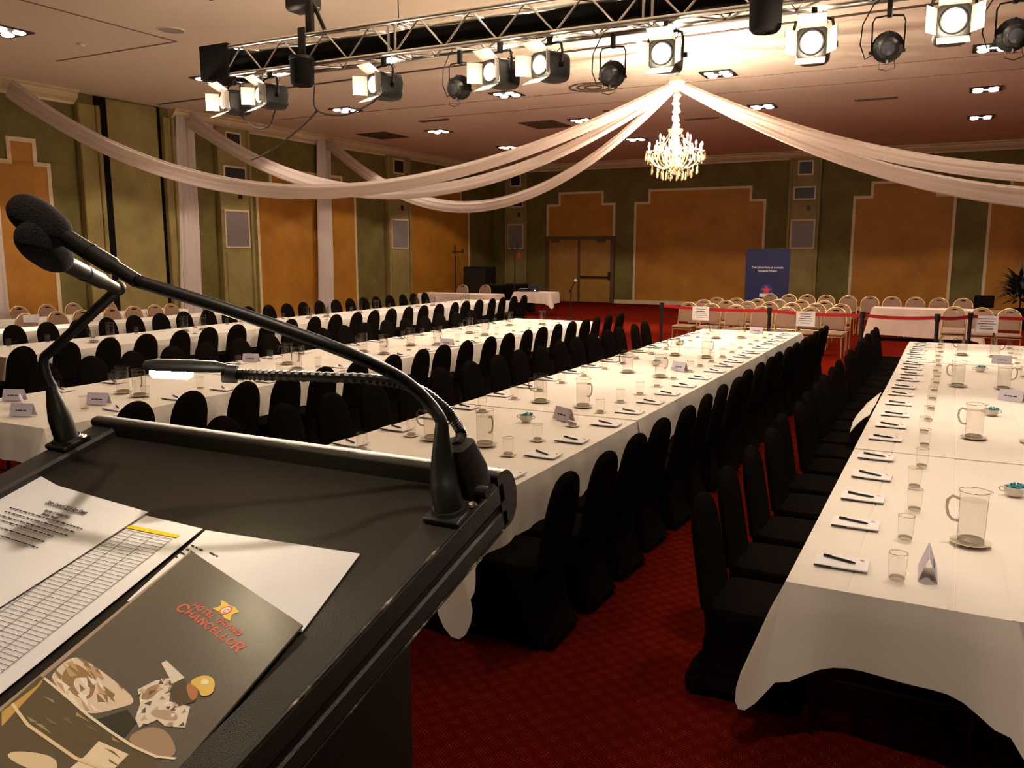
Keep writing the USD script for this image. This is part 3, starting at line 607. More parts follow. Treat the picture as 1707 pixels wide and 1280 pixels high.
for lab, xx, yy, r in [('lilac name card seen end-on beside the first tumbler of the rightmost table', -.01, 3.70, 1.60), ('lilac name card lying before the second bowl of the rightmost table', .52, 8.5, -.4), ('lilac name card near the far jugs of the rightmost table', .56, 11.3, .2),
        ('lilac name card beside the first bowl on the second table from the right', -2.63, 5.9, -.5), ('lilac name card before the third pair of jugs, second table from the right', -2.62, 9.0, -.5), ('lilac name card at the far end of the second table from the right', -2.75, 13.7, 0),
        ('lilac name card at the edge of the picture on the third table from the right', -7.30, 4.45, .15+.2), ('small lilac name card lying skew on the near end of the third table', -6.95, 4.28, -.6), ('lilac name card on the near corner of the third table', -6.55, 4.05, .3),
        ('lilac name card before the first pair of jugs on the third table', -6.47, 4.67, .3), ('lilac name card at the left row of the third table behind the reading lamp', -7.35, 7.35, .3), ('lilac name card in the middle of the third table beyond the jugs', -6.2, 9.9, .1)]:
    K['card'].put(lab, (xx, yy, Z), r)

# ------------------------------------------------------------------ swags, drapes, chandelier
HUB = np.array([-4.45, 14.6, 4.88])
def swag(label, P0, sag, skew, seed, h0=.33, h1=.15):
    rs = np.random.RandomState(seed); t = np.linspace(0, 1, 60); P0 = np.array(P0, float); R = []
    c = P0+(HUB-P0)*t[:, None]-np.array([0, 0, 4*sag])*(t*(1-t)*(1+skew*(t-.5)))[:, None]
    d = np.gradient(c, axis=0); n = 40; a = np.arange(n)*2*PI/n; ph = rs.rand(5)*6
    for i in range(60):
        tt = d[i]/np.linalg.norm(d[i]); side = np.cross(tt, [0, 0, 1]); side /= np.linalg.norm(side); up = np.cross(side, tt)
        H = (h0*(1-t[i])+h1*t[i]+.05*math.sin(PI*t[i])*.5)/2*(1.15 if t[i] < .04 else 1); W = .045*(1-t[i])+.03*t[i]
        rip = 1+.22*np.sin(7*a+ph[0]+2.5*t[i])+.12*np.sin(13*a+ph[1]-3*t[i])
        R.append(c[i]+np.outer(np.cos(a)*W*rip*(1+.3*np.sin(3*a+ph[2])), side)+np.outer(np.sin(a)*H*(1+.05*np.sin(9*a+ph[3])), up))
    tag(part(None, 'fabric_swag', MB().loft(R), M_swag, True), label, 'fabric swag', 'white fabric swags')
swag('white fabric swag hanging in front of the others, tied high at the side wall', (-17.08, 10.9, 5.28), 1.914, -.26, 1)
swag('white fabric swag tied above the middle wall drape', (-17.08, 15.4, 5.28), 1.80, .05, 2)
swag('white fabric swag tied above the farthest wall drape', (-17.08, 20.7, 5.28), 1.97, .30, 3, .34)
swag('upper white fabric swag running out of the picture on the right', (8.95, 16.5, 5.28), 1.92, -.13, 4, .34)
swag('lower white fabric swag running out of the picture on the right', (8.95, 20.4, 5.28), 2.19, -.11, 5, .56)
def drape(label, yc, w0, w1, seed):
    rs = np.random.RandomState(seed); ph = rs.rand(4)*6; R = []; n = 90; a = np.arange(n)*2*PI/n
    for z in np.linspace(5.33, .02, 16):
        t = (5.33-z)/5.3; w = (w0+(w1-w0)*t)/2; d = .05+.03*t
        x = np.cos(a); y = np.sin(a); rip = .022*np.sin(x*15+ph[0]+.4*t)+.012*np.sin(x*31+ph[1])
        R.append(np.stack([XL+.15+y*d+rip*1.0+.02*t, yc-.16*t+x*w+.01*np.sin(9*t+ph[2]), np.full(n, z)], 1))
    tag(part(None, 'wall_drape', MB().loft(R), M_swag, True), label, 'drape', 'white drapes on the side wall')
drape('white drape on the side wall cut by the edge of the picture', 10.33, .62, .78, 1)
drape('white drape on the side wall beside the tall partition door', 15.42, .60, .74, 2)
drape('white drape on the side wall in front of the wide orange panel', 20.65, .66, .76, 3)
o = thing('chandelier', 'lit crystal chandelier hanging from the knot of the white swags', 'chandelier', (*HUB[:2], 0))
R = []
for k, z in enumerate(np.linspace(CEIL-.02, 4.14, 40)):
    r = (.055+.014*math.sin(k*1.7)+.008*math.sin(k*3.1)) if z < 4.95 else .02
    R.append(se(r, r, 14, 2, .01*math.sin(k*.9), 0, z))
part(o, 'stem_sleeve', MB().loft(R), M_swag, True)
part(o, 'swag_knot', MB().lathe([(0, 4.80), (.10, 4.83), (.15, 4.90), (.11, 4.97), (.03, 5.0)], n=16), M_swag, True)
part(o, 'crown', MB().lathe([(0, 4.02), (.05, 4.03), (.12, 4.08), (.13, 4.13), (.05, 4.15), (0, 4.15)], n=18), M_crystal, 40)
part(o, 'centre_column', MB().lathe([(0, 3.36), (.05, 3.38), (.03, 3.45), (.09, 3.55), (.12, 3.6), (.05, 3.66), (.035, 3.75), (.07, 3.85), (.03, 3.95), (.025, 4.03), (0, 4.03)], n=16), M_crystal, 40)
cr = MB(); ic = trimesh.creation.icosphere(1, 1.0)
def bead(p, r, e=1.): cr.tm(ic, T(*p)@np.diag([r, r, r*e, 1]))
for tier, (nA, rA, zA) in enumerate(((12, .46, 3.74), (6, .27, 3.88))):
    for k in range(nA):
        a = 2*PI*(k+.5*tier)/nA+.1; ca, sa = math.cos(a), math.sin(a)
        pts = [(.03*ca, .03*sa, 3.62)]+[(rA*q*ca, rA*q*sa, 3.62-.16*math.sin(PI*q*.9)+(zA-3.62)*q**3) for q in (.25, .5, .75, .92, 1)]
        part(o, 'arm', MB().tube(pts, .011, 6), M_crystal, True)
        part(o, 'drip_pan', MB().lathe([(0, 0), (.03, .004), (.06, .02), (.055, .022), (0, .01)], (rA*ca, rA*sa, zA), 12), M_crystal, True)
        g = part(o, 'candle', MB().cyl((rA*ca, rA*sa, zA+.01), (rA*ca, rA*sa, zA+.10), .012, 8), M_white)
        part(g, 'flame_bulb', MB().lathe([(0, .095), (.016, .105), (.021, .125), (.012, .155), (0, .175)], (rA*ca, rA*sa, zA), 10), E_bulb, True)
        for j in range(4):
            b = a+j*PI/2; bead((rA*ca+.055*math.cos(b), rA*sa+.055*math.sin(b), zA-.05), .012, 2.6); bead((rA*ca+.055*math.cos(b), rA*sa+.055*math.sin(b), zA-.10), .016, 1.8)
        a2 = a+2*PI/nA
        for j in range(9):
            q = j/8; aa = a+(a2-a)*q; bead((rA*math.cos(aa), rA*math.sin(aa), zA-.02-.16*math.sin(PI*q)), .011)
        for j in range(10):
            q = j/9; rr = rA*(1-q)+.1*q; bead((rr*ca, rr*sa, zA+.02+(4.06-zA)*q**1.8), .010)
        for rr, zz in ((.40, 3.48), (.30, 3.42), (.2, 3.38)):
            bead((rr*ca, rr*sa, zz+.02*math.sin(5*k)), .014, 2.4); bead((rr*ca, rr*sa, zz-.07), .018, 2.0)
part(o, 'crystal_drops', cr, M_crystal, True).SetCustomDataByKey('kind', 'stuff')
# ------------------------------------------------------------------ truss
TX0, TX1, TB, TT, TF, TK = -7.80, 3.4, 4.02, 4.32, 7.30, 7.60
o = thing('lighting_truss', 'square aluminium lighting truss hung across the room', 'truss', (TX0, TF, 0))
Lx = TX1-TX0
for y in (0, .3):
    for z in (TB, TT): part(o, 'chord', MB().cyl((0, y, z), (Lx, y, z), .0255, 12), M_steel, 40)
nb = int(Lx/.29); st = Lx/nb
def br(p, q, nm='brace'): part(o, nm, MB().cyl(p, q, .0095, 7), M_steel, 40)
for k in range(nb):
    x0, x1 = k*st, (k+1)*st; u, v = (TB, TT) if k % 2 else (TT, TB)
    br((x0, 0, u), (x1, 0, v)); br((x0, .3, v), (x1, .3, u))
    if k % 2: br((x0, 0, TT), (x1, .3, TT)); br((x0, 0, TB), (x1, .3, TB))
    else: br((x0, .3, TB), (x1, 0, TB))
for xj in (2.62, 5.30, 8.0):
    for dx in (-.04, .04):
        for y in (0, .3): part(o, 'joint_upright', MB().cyl((xj+dx, y, TB), (xj+dx, y, TT), .014, 8), M_steel, 40)
        for z in (TB, TT): part(o, 'joint_bar', MB().cyl((xj+dx, 0, z), (xj+dx, .3, z), .014, 8), M_steel, 40)
for z in (TB, TT): part(o, 'joint_bar', MB().cyl((0, 0, z), (0, .3, z), .02, 8), M_steel, 40)
for x in (2.6, 8.3): part(o, 'hanging_wire', MB().cyl((x, .15, TT), (x, .15, CEIL), .006, 6), M_darksteel)
m = MB(); R = []
for k, x in enumerate(np.linspace(TX0+.1, TX1, 60)): R.append(np.array([(x, TF+.15+.085*math.cos(a)*(1+.12*math.sin(k*.9+2*a)), 4.15+.115*math.sin(a)*(1+.1*math.sin(k*1.3+a))) for a in np.arange(16)*2*PI/16]))
tag(part(None, 'rolled_drape', m.loft(R), M_blackmatt, True), 'black rolled drape lying along the inside of the truss', 'drape')
R = [np.array([(x, TF-.035+(.37*j), z) for j, z in ((0, TB-.03), (1, TB-.03), (1, TT+.04), (0, TT+.04))]) for x in (TX0-.03, TX0+.39)]
tag(part(None, 'end_cover', MB().loft(R), M_blackmatt), 'black cloth wrapped around the end of the truss', 'cloth')
def hoist(lab, labbag, x, top=True):
    o = thing('chain_hoist', lab, 'hoist', (x, 7.45, 0))
    part(o, 'clamp_plate', MB().box((0, -.17, 4.17), (.10, .02, .46), b=.006), M_black)
    part(o, 'motor_body', MB().box((-.09, -.02, 4.78), (.34, .26, .36), b=.04), M_black, 40)
    part(o, 'hook_strap', MB().box((.06, -.10, 4.5), (.09, .06, .36), b=.01), M_black)
    part(o, 'brace_strap', MB().tube([(.09, -.08, 4.66), (.2, 0, 4.34)], .022, 6), M_black)
    part(o, 'chain', MB().cyl((-.09, -.02, 4.94), (-.09, -.02, CEIL), .012, 6), M_darksteel)
    o = thing('chain_bag', labbag, 'bag', (x+.0, 7.27, 0))
    part(o, 'bag_body', MB().lathe([(0, 3.80), (.10, 3.80), (.125, 3.83), (.128, 4.0), (.13, 4.10), (.115, 4.10), (0, 4.02)], n=22), M_blackmatt, 40)
    part(o, 'rim_band', MB().lathe([(.128, 4.06), (.137, 4.065), (.137, 4.095), (.128, 4.10)], n=22), M_black)
hoist('black chain hoist with clamp on the truss near its wrapped end', 'black chain bag under the hoist near the wrapped truss end', -6.33)
hoist('black chain hoist on the truss by the bright lanterns', 'black chain bag under the truss by the bright lanterns', -1.50)
# ------------------------------------------------------------------ lanterns: local origin at the lens, the beam along -y
def b_fresnel(lens):
    def f(o):
        Q = T(rx=.32)   # tilted down
        part(o, 'housing', MB().loft([se(w, h, 20, 4).dot(np.array([[1, 0, 0], [0, 0, 1], [0, 0, 0]]))+np.array([0, y, 0]) for w, h, y in ((.10, .10, .0), (.125, .125, .01), (.135, .135, .14), (.13, .13, .27), (.09, .09, .31))]), M_black, 45)
        part(o, 'lens_ring', MB().tube([(.088*math.cos(a), -.006, .088*math.sin(a)) for a in np.arange(20)*2*PI/20], .012, 6, closed=True), M_darksteel, True)
        part(o, 'lens', MB().tm(trimesh.creation.cylinder(.074, .012, sections=24), T(0, -.012, 0, rx=PI/2)), lens)
        for k, (dx, dz, w, h, t) in enumerate(((0, .115, .22, .005, 1), (0, -.115, .22, .005, -1), (-.115, 0, .005, .19, 1), (.115, 0, .005, .19, -1))):
            if k < 2: b = MB().box((0, -.075, 0), (w, .15, h), T(0, 0, dz, rx=-.5*t))
            else: b = MB().box((0, -.075, 0), (w, .15, h), T(dx, 0, 0, rz=-.55*t))
            part(o, 'barn_door', b, M_door_leaf)
        part(o, 'yoke', MB().tube([(-.15, .13, -.02), (-.155, .13, .12), (-.14, .13, .19), (-.10, .13, .205), (.10, .13, .205), (.14, .13, .19), (.155, .13, .12), (.15, .13, -.02)], .012, 7, flat=1.), M_black, True)
        part(o, 'clamp', MB().box((0, .13, .245), (.045, .05, .10), b=.006), M_black)
        part(o, 'knob', MB().cyl((.14, .13, 0), (.19, .13, 0), .022, 10), M_black)
        part(o, 'safety_cable', MB().tube([(.05, .16, .12), (.10, .2, .19), (.06, .15, .27)], .004, 5), M_darksteel)
    return f
M_door_leaf = plain('barn_door_metal', (.16, .14, .12), .55)
K_lit = Kind('fresnel_lantern', b_fresnel(E_lens), 'stage light', 'lit stage lanterns on the truss')
LN = ['lit stage lantern nearest the wrapped end of the truss', 'lit stage lantern with bright flaps, second from the wrapped truss end', 'lit stage lantern alone between the hoist and a dark lantern', 'lit stage lantern, left one of a close pair under the truss',
      'lit stage lantern, right one of a close pair under the truss', 'very bright stage lantern just above the swag knot', 'very bright stage lantern in the middle of the glaring three', 'brightest stage lantern, rightmost of the glaring three']
for (lx, lz), lab in zip(LIT, LN):
    K_lit.put(lab, (lx, TRUSS_Y-.15, lz), (-.30 if lx < -3 else .08))
def b_profile(o):
    part(o, 'housing', MB().lathe([(0, -.12), (.055, -.12), (.075, -.10), (.085, -.04), (.10, .02), (.105, .08), (.085, .14), (.05, .18), (0, .19)], n=18, M=T(rx=-PI/2+.25)), M_black, 40)
    part(o, 'lens', MB().lathe([(0, -.13), (.03, -.128), (.05, -.121)], n=18, M=T(rx=-PI/2+.25)), M_lensdark, True)
    for k in range(4): part(o, 'cooling_fin', MB().tube([((.088+.005*k)*math.cos(a), (.088+.005*k)*math.sin(a), -.03+.032*k) for a in np.arange(18)*2*PI/18], .006, 5, closed=True).__class__().lathe([(.085+.006*k, -.04+.032*k), (.106+.004*k, -.032+.032*k), (.085+.006*k, -.024+.032*k)], n=18, M=T(rx=-PI/2+.25)), M_black)
    for x, z in ((-.13, -.02), (.13, -.02), (.10, .07)): part(o, 'knob', MB().cyl((x*.7, .05, z), (x, .05, z), .014, 8), M_black)
    for z in (.12, -.13): part(o, 'shutter_handle', MB().cyl((0, -.02, z*.7), (0, -.02, z), .012, 8), M_black)
    part(o, 'yoke', MB().tube([(-.115, .05, -.02), (-.118, .05, .20), (-.10, .05, .24), (0, .05, .25), (.10, .05, .24), (.118, .05, .20), (.115, .05, -.02)], .007, 6), M_black, True)
    part(o, 'clamp', MB().box((0, .05, .30), (.04, .05, .13), b=.006), M_black)
    part(o, 'power_cable', MB().tube([(-.06, .1, 0), (-.16, .08, -.06), (-.2, .07, .05), (-.19, .06, .2), (-.12, .06, .34), (-.08, .05, .37)], .0055, 6), M_black, True)
    part(o, 'gel_frame', MB().tube([(-.05, -.06, -.11), (-.06, -.08, -.17), (0, -.09, -.19), (.06, -.08, -.17), (.05, -.06, -.11)], .004, 5), M_darksteel, True)
K_dark = Kind('profile_lantern', b_profile, 'stage light', 'unlit stage lanterns on the truss')
for (lx, lz), lab in zip(DARK, ['unlit dark lantern on a long yoke between the lit lanterns', 'unlit dark lantern before the round diffuser, close to the swag knot', 'unlit dark lantern between the two brightest lanterns', 'unlit dark lantern at the edge of the picture']):
    K_dark.put(lab, (lx, TRUSS_Y-.02, lz), .1)
def cable(label, pts, r=.009, m=None, name='power_cable'):
    p = np.array(pts, float); n = 8; out = []
    for i in range(len(p)-1):
        a, b, c, d = p[max(0, i-1)], p[i], p[i+1], p[min(len(p)-1, i+2)]
        for t in np.arange(n)/n: out.append(.5*((2*b)+(c-a)*t+(2*a-5*b+4*c-d)*t*t+(3*b-a-3*c+d)*t**3))
    out.append(p[-1]); tag(part(None, name, MB().tube(out, r, 7), m or M_black, True), label, 'cable')
cable('black cable drooping from the chain bag to the lit lantern on the right', [(-6.28, 7.40, 3.82), (-6.33, 7.45, 3.62), (-6.2, 7.45, 3.53), (-5.9, 7.45, 3.50), (-5.55, 7.45, 3.60), (-5.42, 7.45, 3.70)])
cable('black cable running from the truss down to the wall pilaster', [(-6.31, 7.45, 3.56), (-7.6, 8.62, 3.60), (-10.5, 11.25, 3.78), (-14.0, 14.4, 4.08), (-17.2, 17.27, 4.42)], .014)
cable('short black cable loop under the lantern pair near the wrapped truss end', [(-7.45, 7.45, 3.62), (-7.2, 7.45, 3.45), (-7.0, 7.45, 3.46), (-6.9, 7.45, 3.62)])
# ------------------------------------------------------------------ lectern; u to the right, v up the slope, w off the surface
SL = math.radians(15.755); BR = np.array([-.451, .841, 1.797])
LM = np.eye(4); LM[:3, 0] = (1, 0, 0); LM[:3, 1] = (0, math.cos(SL), math.sin(SL)); LM[:3, 2] = (0, -math.sin(SL), math.cos(SL)); LM[:3, 3] = BR
def LW(u, v, w=0.): return LM[:3, :3]@np.array([u, v, w])+LM[:3, 3]
o = thing('lectern', 'black lectern with a sloping recessed top and raised rim', 'lectern')
def lb(u0, u1, v0, v1, w0, w1, b=.003): return MB().box(((u0+u1)/2, (v0+v1)/2, (w0+w1)/2), (u1-u0, v1-v0, w1-w0), LM, b)
WL, DL = -.716, -.86
part(o, 'reading_board', lb(WL+.03, -.03, DL, -.01, -.05, -.013, 0), M_lectpanel)
def rail(u0, u1, v0, v1):
    return lb(u0, u1, v0, v1, -.055, 0, .004)
part(o, 'side_rail', MB().add(*lb(-.048, 0, DL, 0, -.03, 0, .004).mesh()).add(*lb(-.044, -.002, DL, 0, -.036, -.03, 0).mesh()).add(*lb(-.048, 0, DL, 0, -.062, -.036, .004).mesh()), M_lect)
part(o, 'side_rail', MB().add(*lb(WL, WL+.052, DL, 0, -.03, 0, .004).mesh()).add(*lb(WL, WL+.052, DL, 0, -.062, -.036, .004).mesh()).add(*lb(WL+.003, WL+.048, DL, 0, -.036, -.03, 0).mesh()), M_lect)
Rp = [(-.014, -.062), (-.014, .006), (-.010, .010), (-.001, .010)]+[(.026*math.cos(a), -.027+.036*math.sin(a)) for a in np.linspace(PI/2-.1, -PI/2, 12)]
Rr = [np.array([LW(u, v, w) for v, w in Rp]) for u in (WL, 0)]
part(o, 'back_rail', MB().loft(Rr), M_lect, 50)
M_worn_highlight = mat('worn_paint_highlight', {'g': ('geometry', {}), 'n': ('noise_texture', dict(scale=24., detail=8., roughness=.75)), 'r': ('rgb_ramp', {'ramp': [(.50, (.02, .017, .012)), (.56, (.10, .085, .06)), (.64, (.55, .50, .42))]}), 'p': ('principled_bsdf', dict(roughness=.5))},
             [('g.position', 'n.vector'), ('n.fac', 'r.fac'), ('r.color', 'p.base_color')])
for u, w in ((-.0012, -.0008), (-.0012, -.0612)): part(o, 'worn_edge_highlight', lb(u-.0011, u+.0016, DL, -.02, w-.0009, w+.0012, 0), M_worn_highlight)  # pale strips paint the edge highlight together with worn paint
part(o, 'front_ledge', lb(WL, 0, DL-.03, DL, -.062, .004, .005), M_lect)
def under(y): return 1.797-(.841-y)*.2821-.068
part(o, 'column_panel', MB().loft([np.array([(x, y, z if z is not None else under(y)) for x, y in ((-1.09, .36), (-.535, .36), (-.535, .765), (-1.09, .765))]) for z in (.58, None)]), M_lect)
part(o, 'base_plate', MB().box((-.81, .55, .57), (.70, .56, .04), b=.008), M_lect)
gv = part(o, 'vent_plate', MB().box((-.535, .50, 1.38), (.012, .10, .16), b=.003), M_black)
for k in range(7): part(gv, 'slat', MB().box((-.527, .50, 1.32+.02*k), (.006, .085, .006)), M_steel)
# microphones
def mic(label, base, path, joint, head, hd, sleeve):
    o = thing('gooseneck_microphone', label, 'microphone')
    bu, bv = base
    part(o, 'base_plate', MB().box((0, 0, .004), (.046, .046, .008), LM@T(bu, bv, .0), .002).lathe([(0, .012), (.019, .012), (.021, .008)], n=18, M=LM@T(bu, bv, 0)), M_black, 40)
    part(o, 'sleeve', MB().tube(sleeve, [.0165, .0165, .0160, .0130, .0090, .0070], 16), M_black, 60)
    for s in (-1, 1): part(o, 'screw', MB().lathe([(0, .009), (.004, .012), (.005, .009)], n=8, M=LM@T(bu+s*.022, bv+.012, 0)), M_steel)
    p = np.array(path, float); out = []
    for i in range(len(p)-1):
        a, b, c, d = p[max(0, i-1)], p[i], p[i+1], p[min(len(p)-1, i+2)]
        for t in np.arange(8)/8: out.append(.5*((2*b)+(c-a)*t+(2*a-5*b+4*c-d)*t*t+(3*b-a-3*c+d)*t**3))
    out.append(p[-1]); part(o, 'gooseneck', MB().tube(out, .0068, 12), M_black, True)
    h, e = np.array(head, float), np.array(hd, float); e = e/np.linalg.norm(e)
    if joint is not None: part(o, 'swivel_joint', MB().tm(trimesh.creation.icosphere(2, .0095), T(*joint)), M_black, True)
    j = p[-1]; q = h-e*.030
    part(o, 'capsule_tube', MB().tube([j, j+(q-j)*.3, j+(q-j)*.33, q], [.0072, .0072, .0092, .0092], 12), M_black, 50)
    part(o, 'ring', MB().tube([j+(q-j)*.62, j+(q-j)*.66], .0098, 12), M_black, 50)
    a = np.linspace(-1, 1, 15); part(o, 'foam_windshield', MB().tube([h+e*.037*x for x in a], [max(.001, .0200*(1-abs(x)**2.6)**.5*(1.0+.06*x)) for x in a], 20), M_foam, True)
mic('long gooseneck microphone rising from the right side of the lectern', (-.020, -.088), [(-.484, .760, 1.874), (-.4875, .7595, 1.882), (-.498, .757, 1.896), (-.509, .745, 1.913), (-.524, .722, 1.933), (-.549, .665, 1.963), (-.63, .615, 1.999), (-.723, .575, 2.030)], None, (-.842, .5575, 2.0905), (-.050, -.019, .034),
    [LW(-.020, -.088, .002), LW(-.0215, -.088, .025), (-.4815, .760, 1.805), (-.4835, .760, 1.832), (-.4842, .760, 1.858), (-.4838, .760, 1.876)])
mic('angled gooseneck microphone rising from the left side of the lectern', (-.693, -.072), [(-1.1445, .753, 1.868), (-1.142, .745, 1.885), (-1.131, .737, 1.910), (-1.10, .735, 1.928), (-.935, .714, 2.012)], (-.933, .713, 2.0135), (-.842, .5600, 2.063), (.022, -.067, .042),
    [LW(-.693, -.072, .002), LW(-.692, -.072, .025), LW(-.691, -.072, .045), LW(-.690, -.071, .065), (-1.1447, .754, 1.857), (-1.1446, .753, 1.870)])
# reading lamp
o = thing('reading_lamp', 'lit gooseneck reading lamp on the lectern corner, black braided neck', 'lamp')
part(o, 'socket_block', MB().loft([LM[:3, :3].dot(r.T).T+LM[:3, 3] for r in (se(.020, .024, 20, 4, -.022, -.040, 0), se(.020, .024, 20, 4, -.024, -.040, .03), se(.017, .019, 20, 4, -.028, -.040, .055), se(.017, .018, 20, 4, -.030, -.040, .062))]), M_black, 50)
part(o, 'thumb_screw', MB().tm(trimesh.creation.cylinder(.007, .02, sections=12), LM@T(-.001, -.052, .012, ry=PI/2)), M_black)
p = np.array([LW(-.030, -.040, .06), (-.4885, .808, 1.852), (-.496, .805, 1.868), (-.508, .803, 1.882), (-.538, .796, 1.902), (-.575, .772, 1.914), (-.638, .736, 1.918), (-.700, .708, 1.9195), (-.722, .694, 1.921)]); out = []
for i in range(len(p)-1):
    a, b, c, d = p[max(0, i-1)], p[i], p[i+1], p[min(len(p)-1, i+2)]
    for t in np.arange(16)/16: out.append(.5*((2*b)+(c-a)*t+(2*a-5*b+4*c-d)*t*t+(3*b-a-3*c+d)*t**3))
out.append(p[-1]); out = np.array(out)
part(o, 'braided_neck', MB().tube(out, [.0066 if k % 2 else .0056 for k in range(len(out))], 10), M_darksteel)
hd = np.array([-.060, -.040, .004]); hd /= np.linalg.norm(hd); side = np.cross(hd, [0, 0, 1]); side /= np.linalg.norm(side); upp = np.cross(side, hd)
HM = np.eye(4); HM[:3, 0] = hd; HM[:3, 1] = side; HM[:3, 2] = upp; HM[:3, 3] = (-.722, .694, 1.921)
part(o, 'collar', MB().tube([HM[:3, 3]-hd*.004, HM[:3, 3]+hd*.012], .0105, 14), M_black, 40)
sh = []
for x, w, h in ((.008, .010, .008), (.020, .016, .011), (.045, .018, .0115), (.085, .018, .011), (.097, .012, .008)):
    sh.append((np.array([(x, w*math.cos(a), h*math.sin(a)+.003) for a in np.linspace(0, PI, 12)])@HM[:3, :3].T)+HM[:3, 3])
part(o, 'shade', MB().loft(sh), M_black, 50)
part(o, 'lamp_tube', MB().tube([HM[:3, 3]+hd*x-upp*.002 for x in (.045, .050, .088, .092)], [.003, .0065, .0065, .003], 10), E_read, True)
# papers on the lectern
def ipoly(poly, w0, h): return MB().prism(poly, h, LM@T(0, 0, w0))
BD = -.0130
def sheet(label, cs, lift=0., curl=(0, 0, 0, 0), name='printed_sheet', n=14, m=None, cat='paper'):
    """cs: four corners (u, v) in order; curl lifts each corner"""
    c = np.array(cs, float); P = []
    for i in range(n):
        row = []
        for j in range(n):
            s, t = i/(n-1), j/(n-1); q = c[0]*(1-s)*(1-t)+c[1]*s*(1-t)+c[2]*s*t+c[3]*(1-s)*t
            k = curl[0]*((1-s)*(1-t))**2.2+curl[1]*(s*(1-t))**2.2+curl[2]*(s*t)**2.2+curl[3]*((1-s)*t)**2.2
            row.append(LW(q[0], q[1], BD+lift+k+.0006*noise([s*5, t*5, lift*900])))
        P.append(row)
    b = MB(); P = np.array(P); b.grid(P); b.grid((P-LM[:3, 2]*.0003)[:, ::-1])
    o = thing(name, label, cat); part(o, 'sheet', b, m or M_paper, True); return o
def lines(o, org, du, dv, rows, wl, h, w, m=None, name='printed_text', rs=3, words=True):
    """illegible lines of print: short dashes"""
    r = random.Random(rs); b = MB(); du, dv = np.array(du, float), np.array(dv, float); a = math.atan2(du[1], du[0])
    for k, (off, L) in enumerate(rows):
        p = np.array(org)+dv*k*wl+du*off; x = 0
        while x < L:
            l = r.uniform(.004, .012) if words else L
            l = min(l, L-x); q = p+du*(x+l/2); b.box((0, 0, 0), (l, h, .0002), LM@T(q[0], q[1], w, a)); x += l+.0025
    part(o, name, b, m or M_ink)
def text(o, s, org, ang, hgt, w, m, bold=False, width=None, name='lettering'):
    t = text_mesh(s, hgt, .0002, bold); sx = 1. if width is None else width/(t.bounds[1][0]-t.bounds[0][0])
    S = np.diag([sx, 1, 1, 1.]); part(o, name, MB().tm(t, LM@T(org[0], org[1], w, ang)@S), m)
sheet('blank white sheet lowest of the papers at the far edge of the lectern', [(-.690, -.137), (-.560, -.165), (-.60, -.40), (-.73, -.37)], .0006, (.002, 0, 0, 0), 'paper_sheet')
s3 = sheet('white printed sheet sticking out under the dark brochure', [(-.305, -.180), (-.089, -.167), (-.0665, -.290), (-.285, -.31)], .0012, (0, .0008, 0, .0))
lines(s3, (-.296, -.2105), (.98, -.19), (-.19, -.98), [(0, .024), (.002, .016), (-.001, .012), (.002, .006)], .0075, .0016, BD+.0026, rs=4)
lines(s3, (-.262, -.2155), (.98, -.19), (-.19, -.98), [(0, .016)], .0075, .0016, BD+.0026, rs=6)
sp = sheet('white timetable sheet with a ruled grid and a yellow bar', [(-.52, -.176), (-.3073, -.1814), (-.283, -.470), (-.50, -.47)], .0030, (0, .0005, .0, 0))
gd = MB(); W0 = BD+.0046
def gl(p, q, t):
    p, q = np.array(p), np.array(q); d = q-p; gd.box((0, 0, 0), (np.hypot(*d), t, .0002), LM@T(*((p+q)/2), W0, math.atan2(d[1], d[0])))
for k in range(48): v = -.2105-.0056*k; gl((-.50, v-.004), (-.3265+.00040*k, v), .0005)
for k in range(6): gl((-.3265-.030*k, -.2105), (-.307-.030*k, -.477), .0005)
part(sp, 'ruled_grid', gd, M_ink)
part(sp, 'yellow_bar', MB().box((0, 0, 0), (.085, .0058, .0003), LM@T(-.366, -.2047, W0, .02)), plain('highlighter_yellow', (.85, .62, .02), .6))
ru = sheet('white run sheet with an underlined heading, top of the papers', [(-.6103, -.1589), (-.4045, -.1765), (-.4150, -.47), (-.62, -.455)], .0058, (.0, .0015, 0, 0))
W1 = BD+.0082
text(ru, 'State Council 2014 Run Sheet', (-.570, -.2005), -.058, .0060, W1, M_ink, True, .084)
part(ru, 'underline', MB().box((0, 0, 0), (.084, .0007, .0002), LM@T(-.528, -.2042, W1, -.058)), M_ink)
text(ru, 'Saturday 11 October 2014', (-.553, -.2155), -.055, .0042, W1, M_ink, True, .052, 'subheading')
text(ru, 'Meeting Session', (-.548, -.2225), -.055, .0042, W1, M_ink, True, .034, 'subheading')
lines(ru, (-.612, -.2225), (.998, -.05), (-.03, -.997), [(0, .155), (.004, .148), (.0, .15)], .0085, .0016, W1, rs=8)
lines(ru, (-.600, -.2475), (.998, -.05), (-.03, -.997), [(0, .12), (-.01, .13), (-.01, .135), (-.012, .05)], .0115, .0016, W1, rs=9)
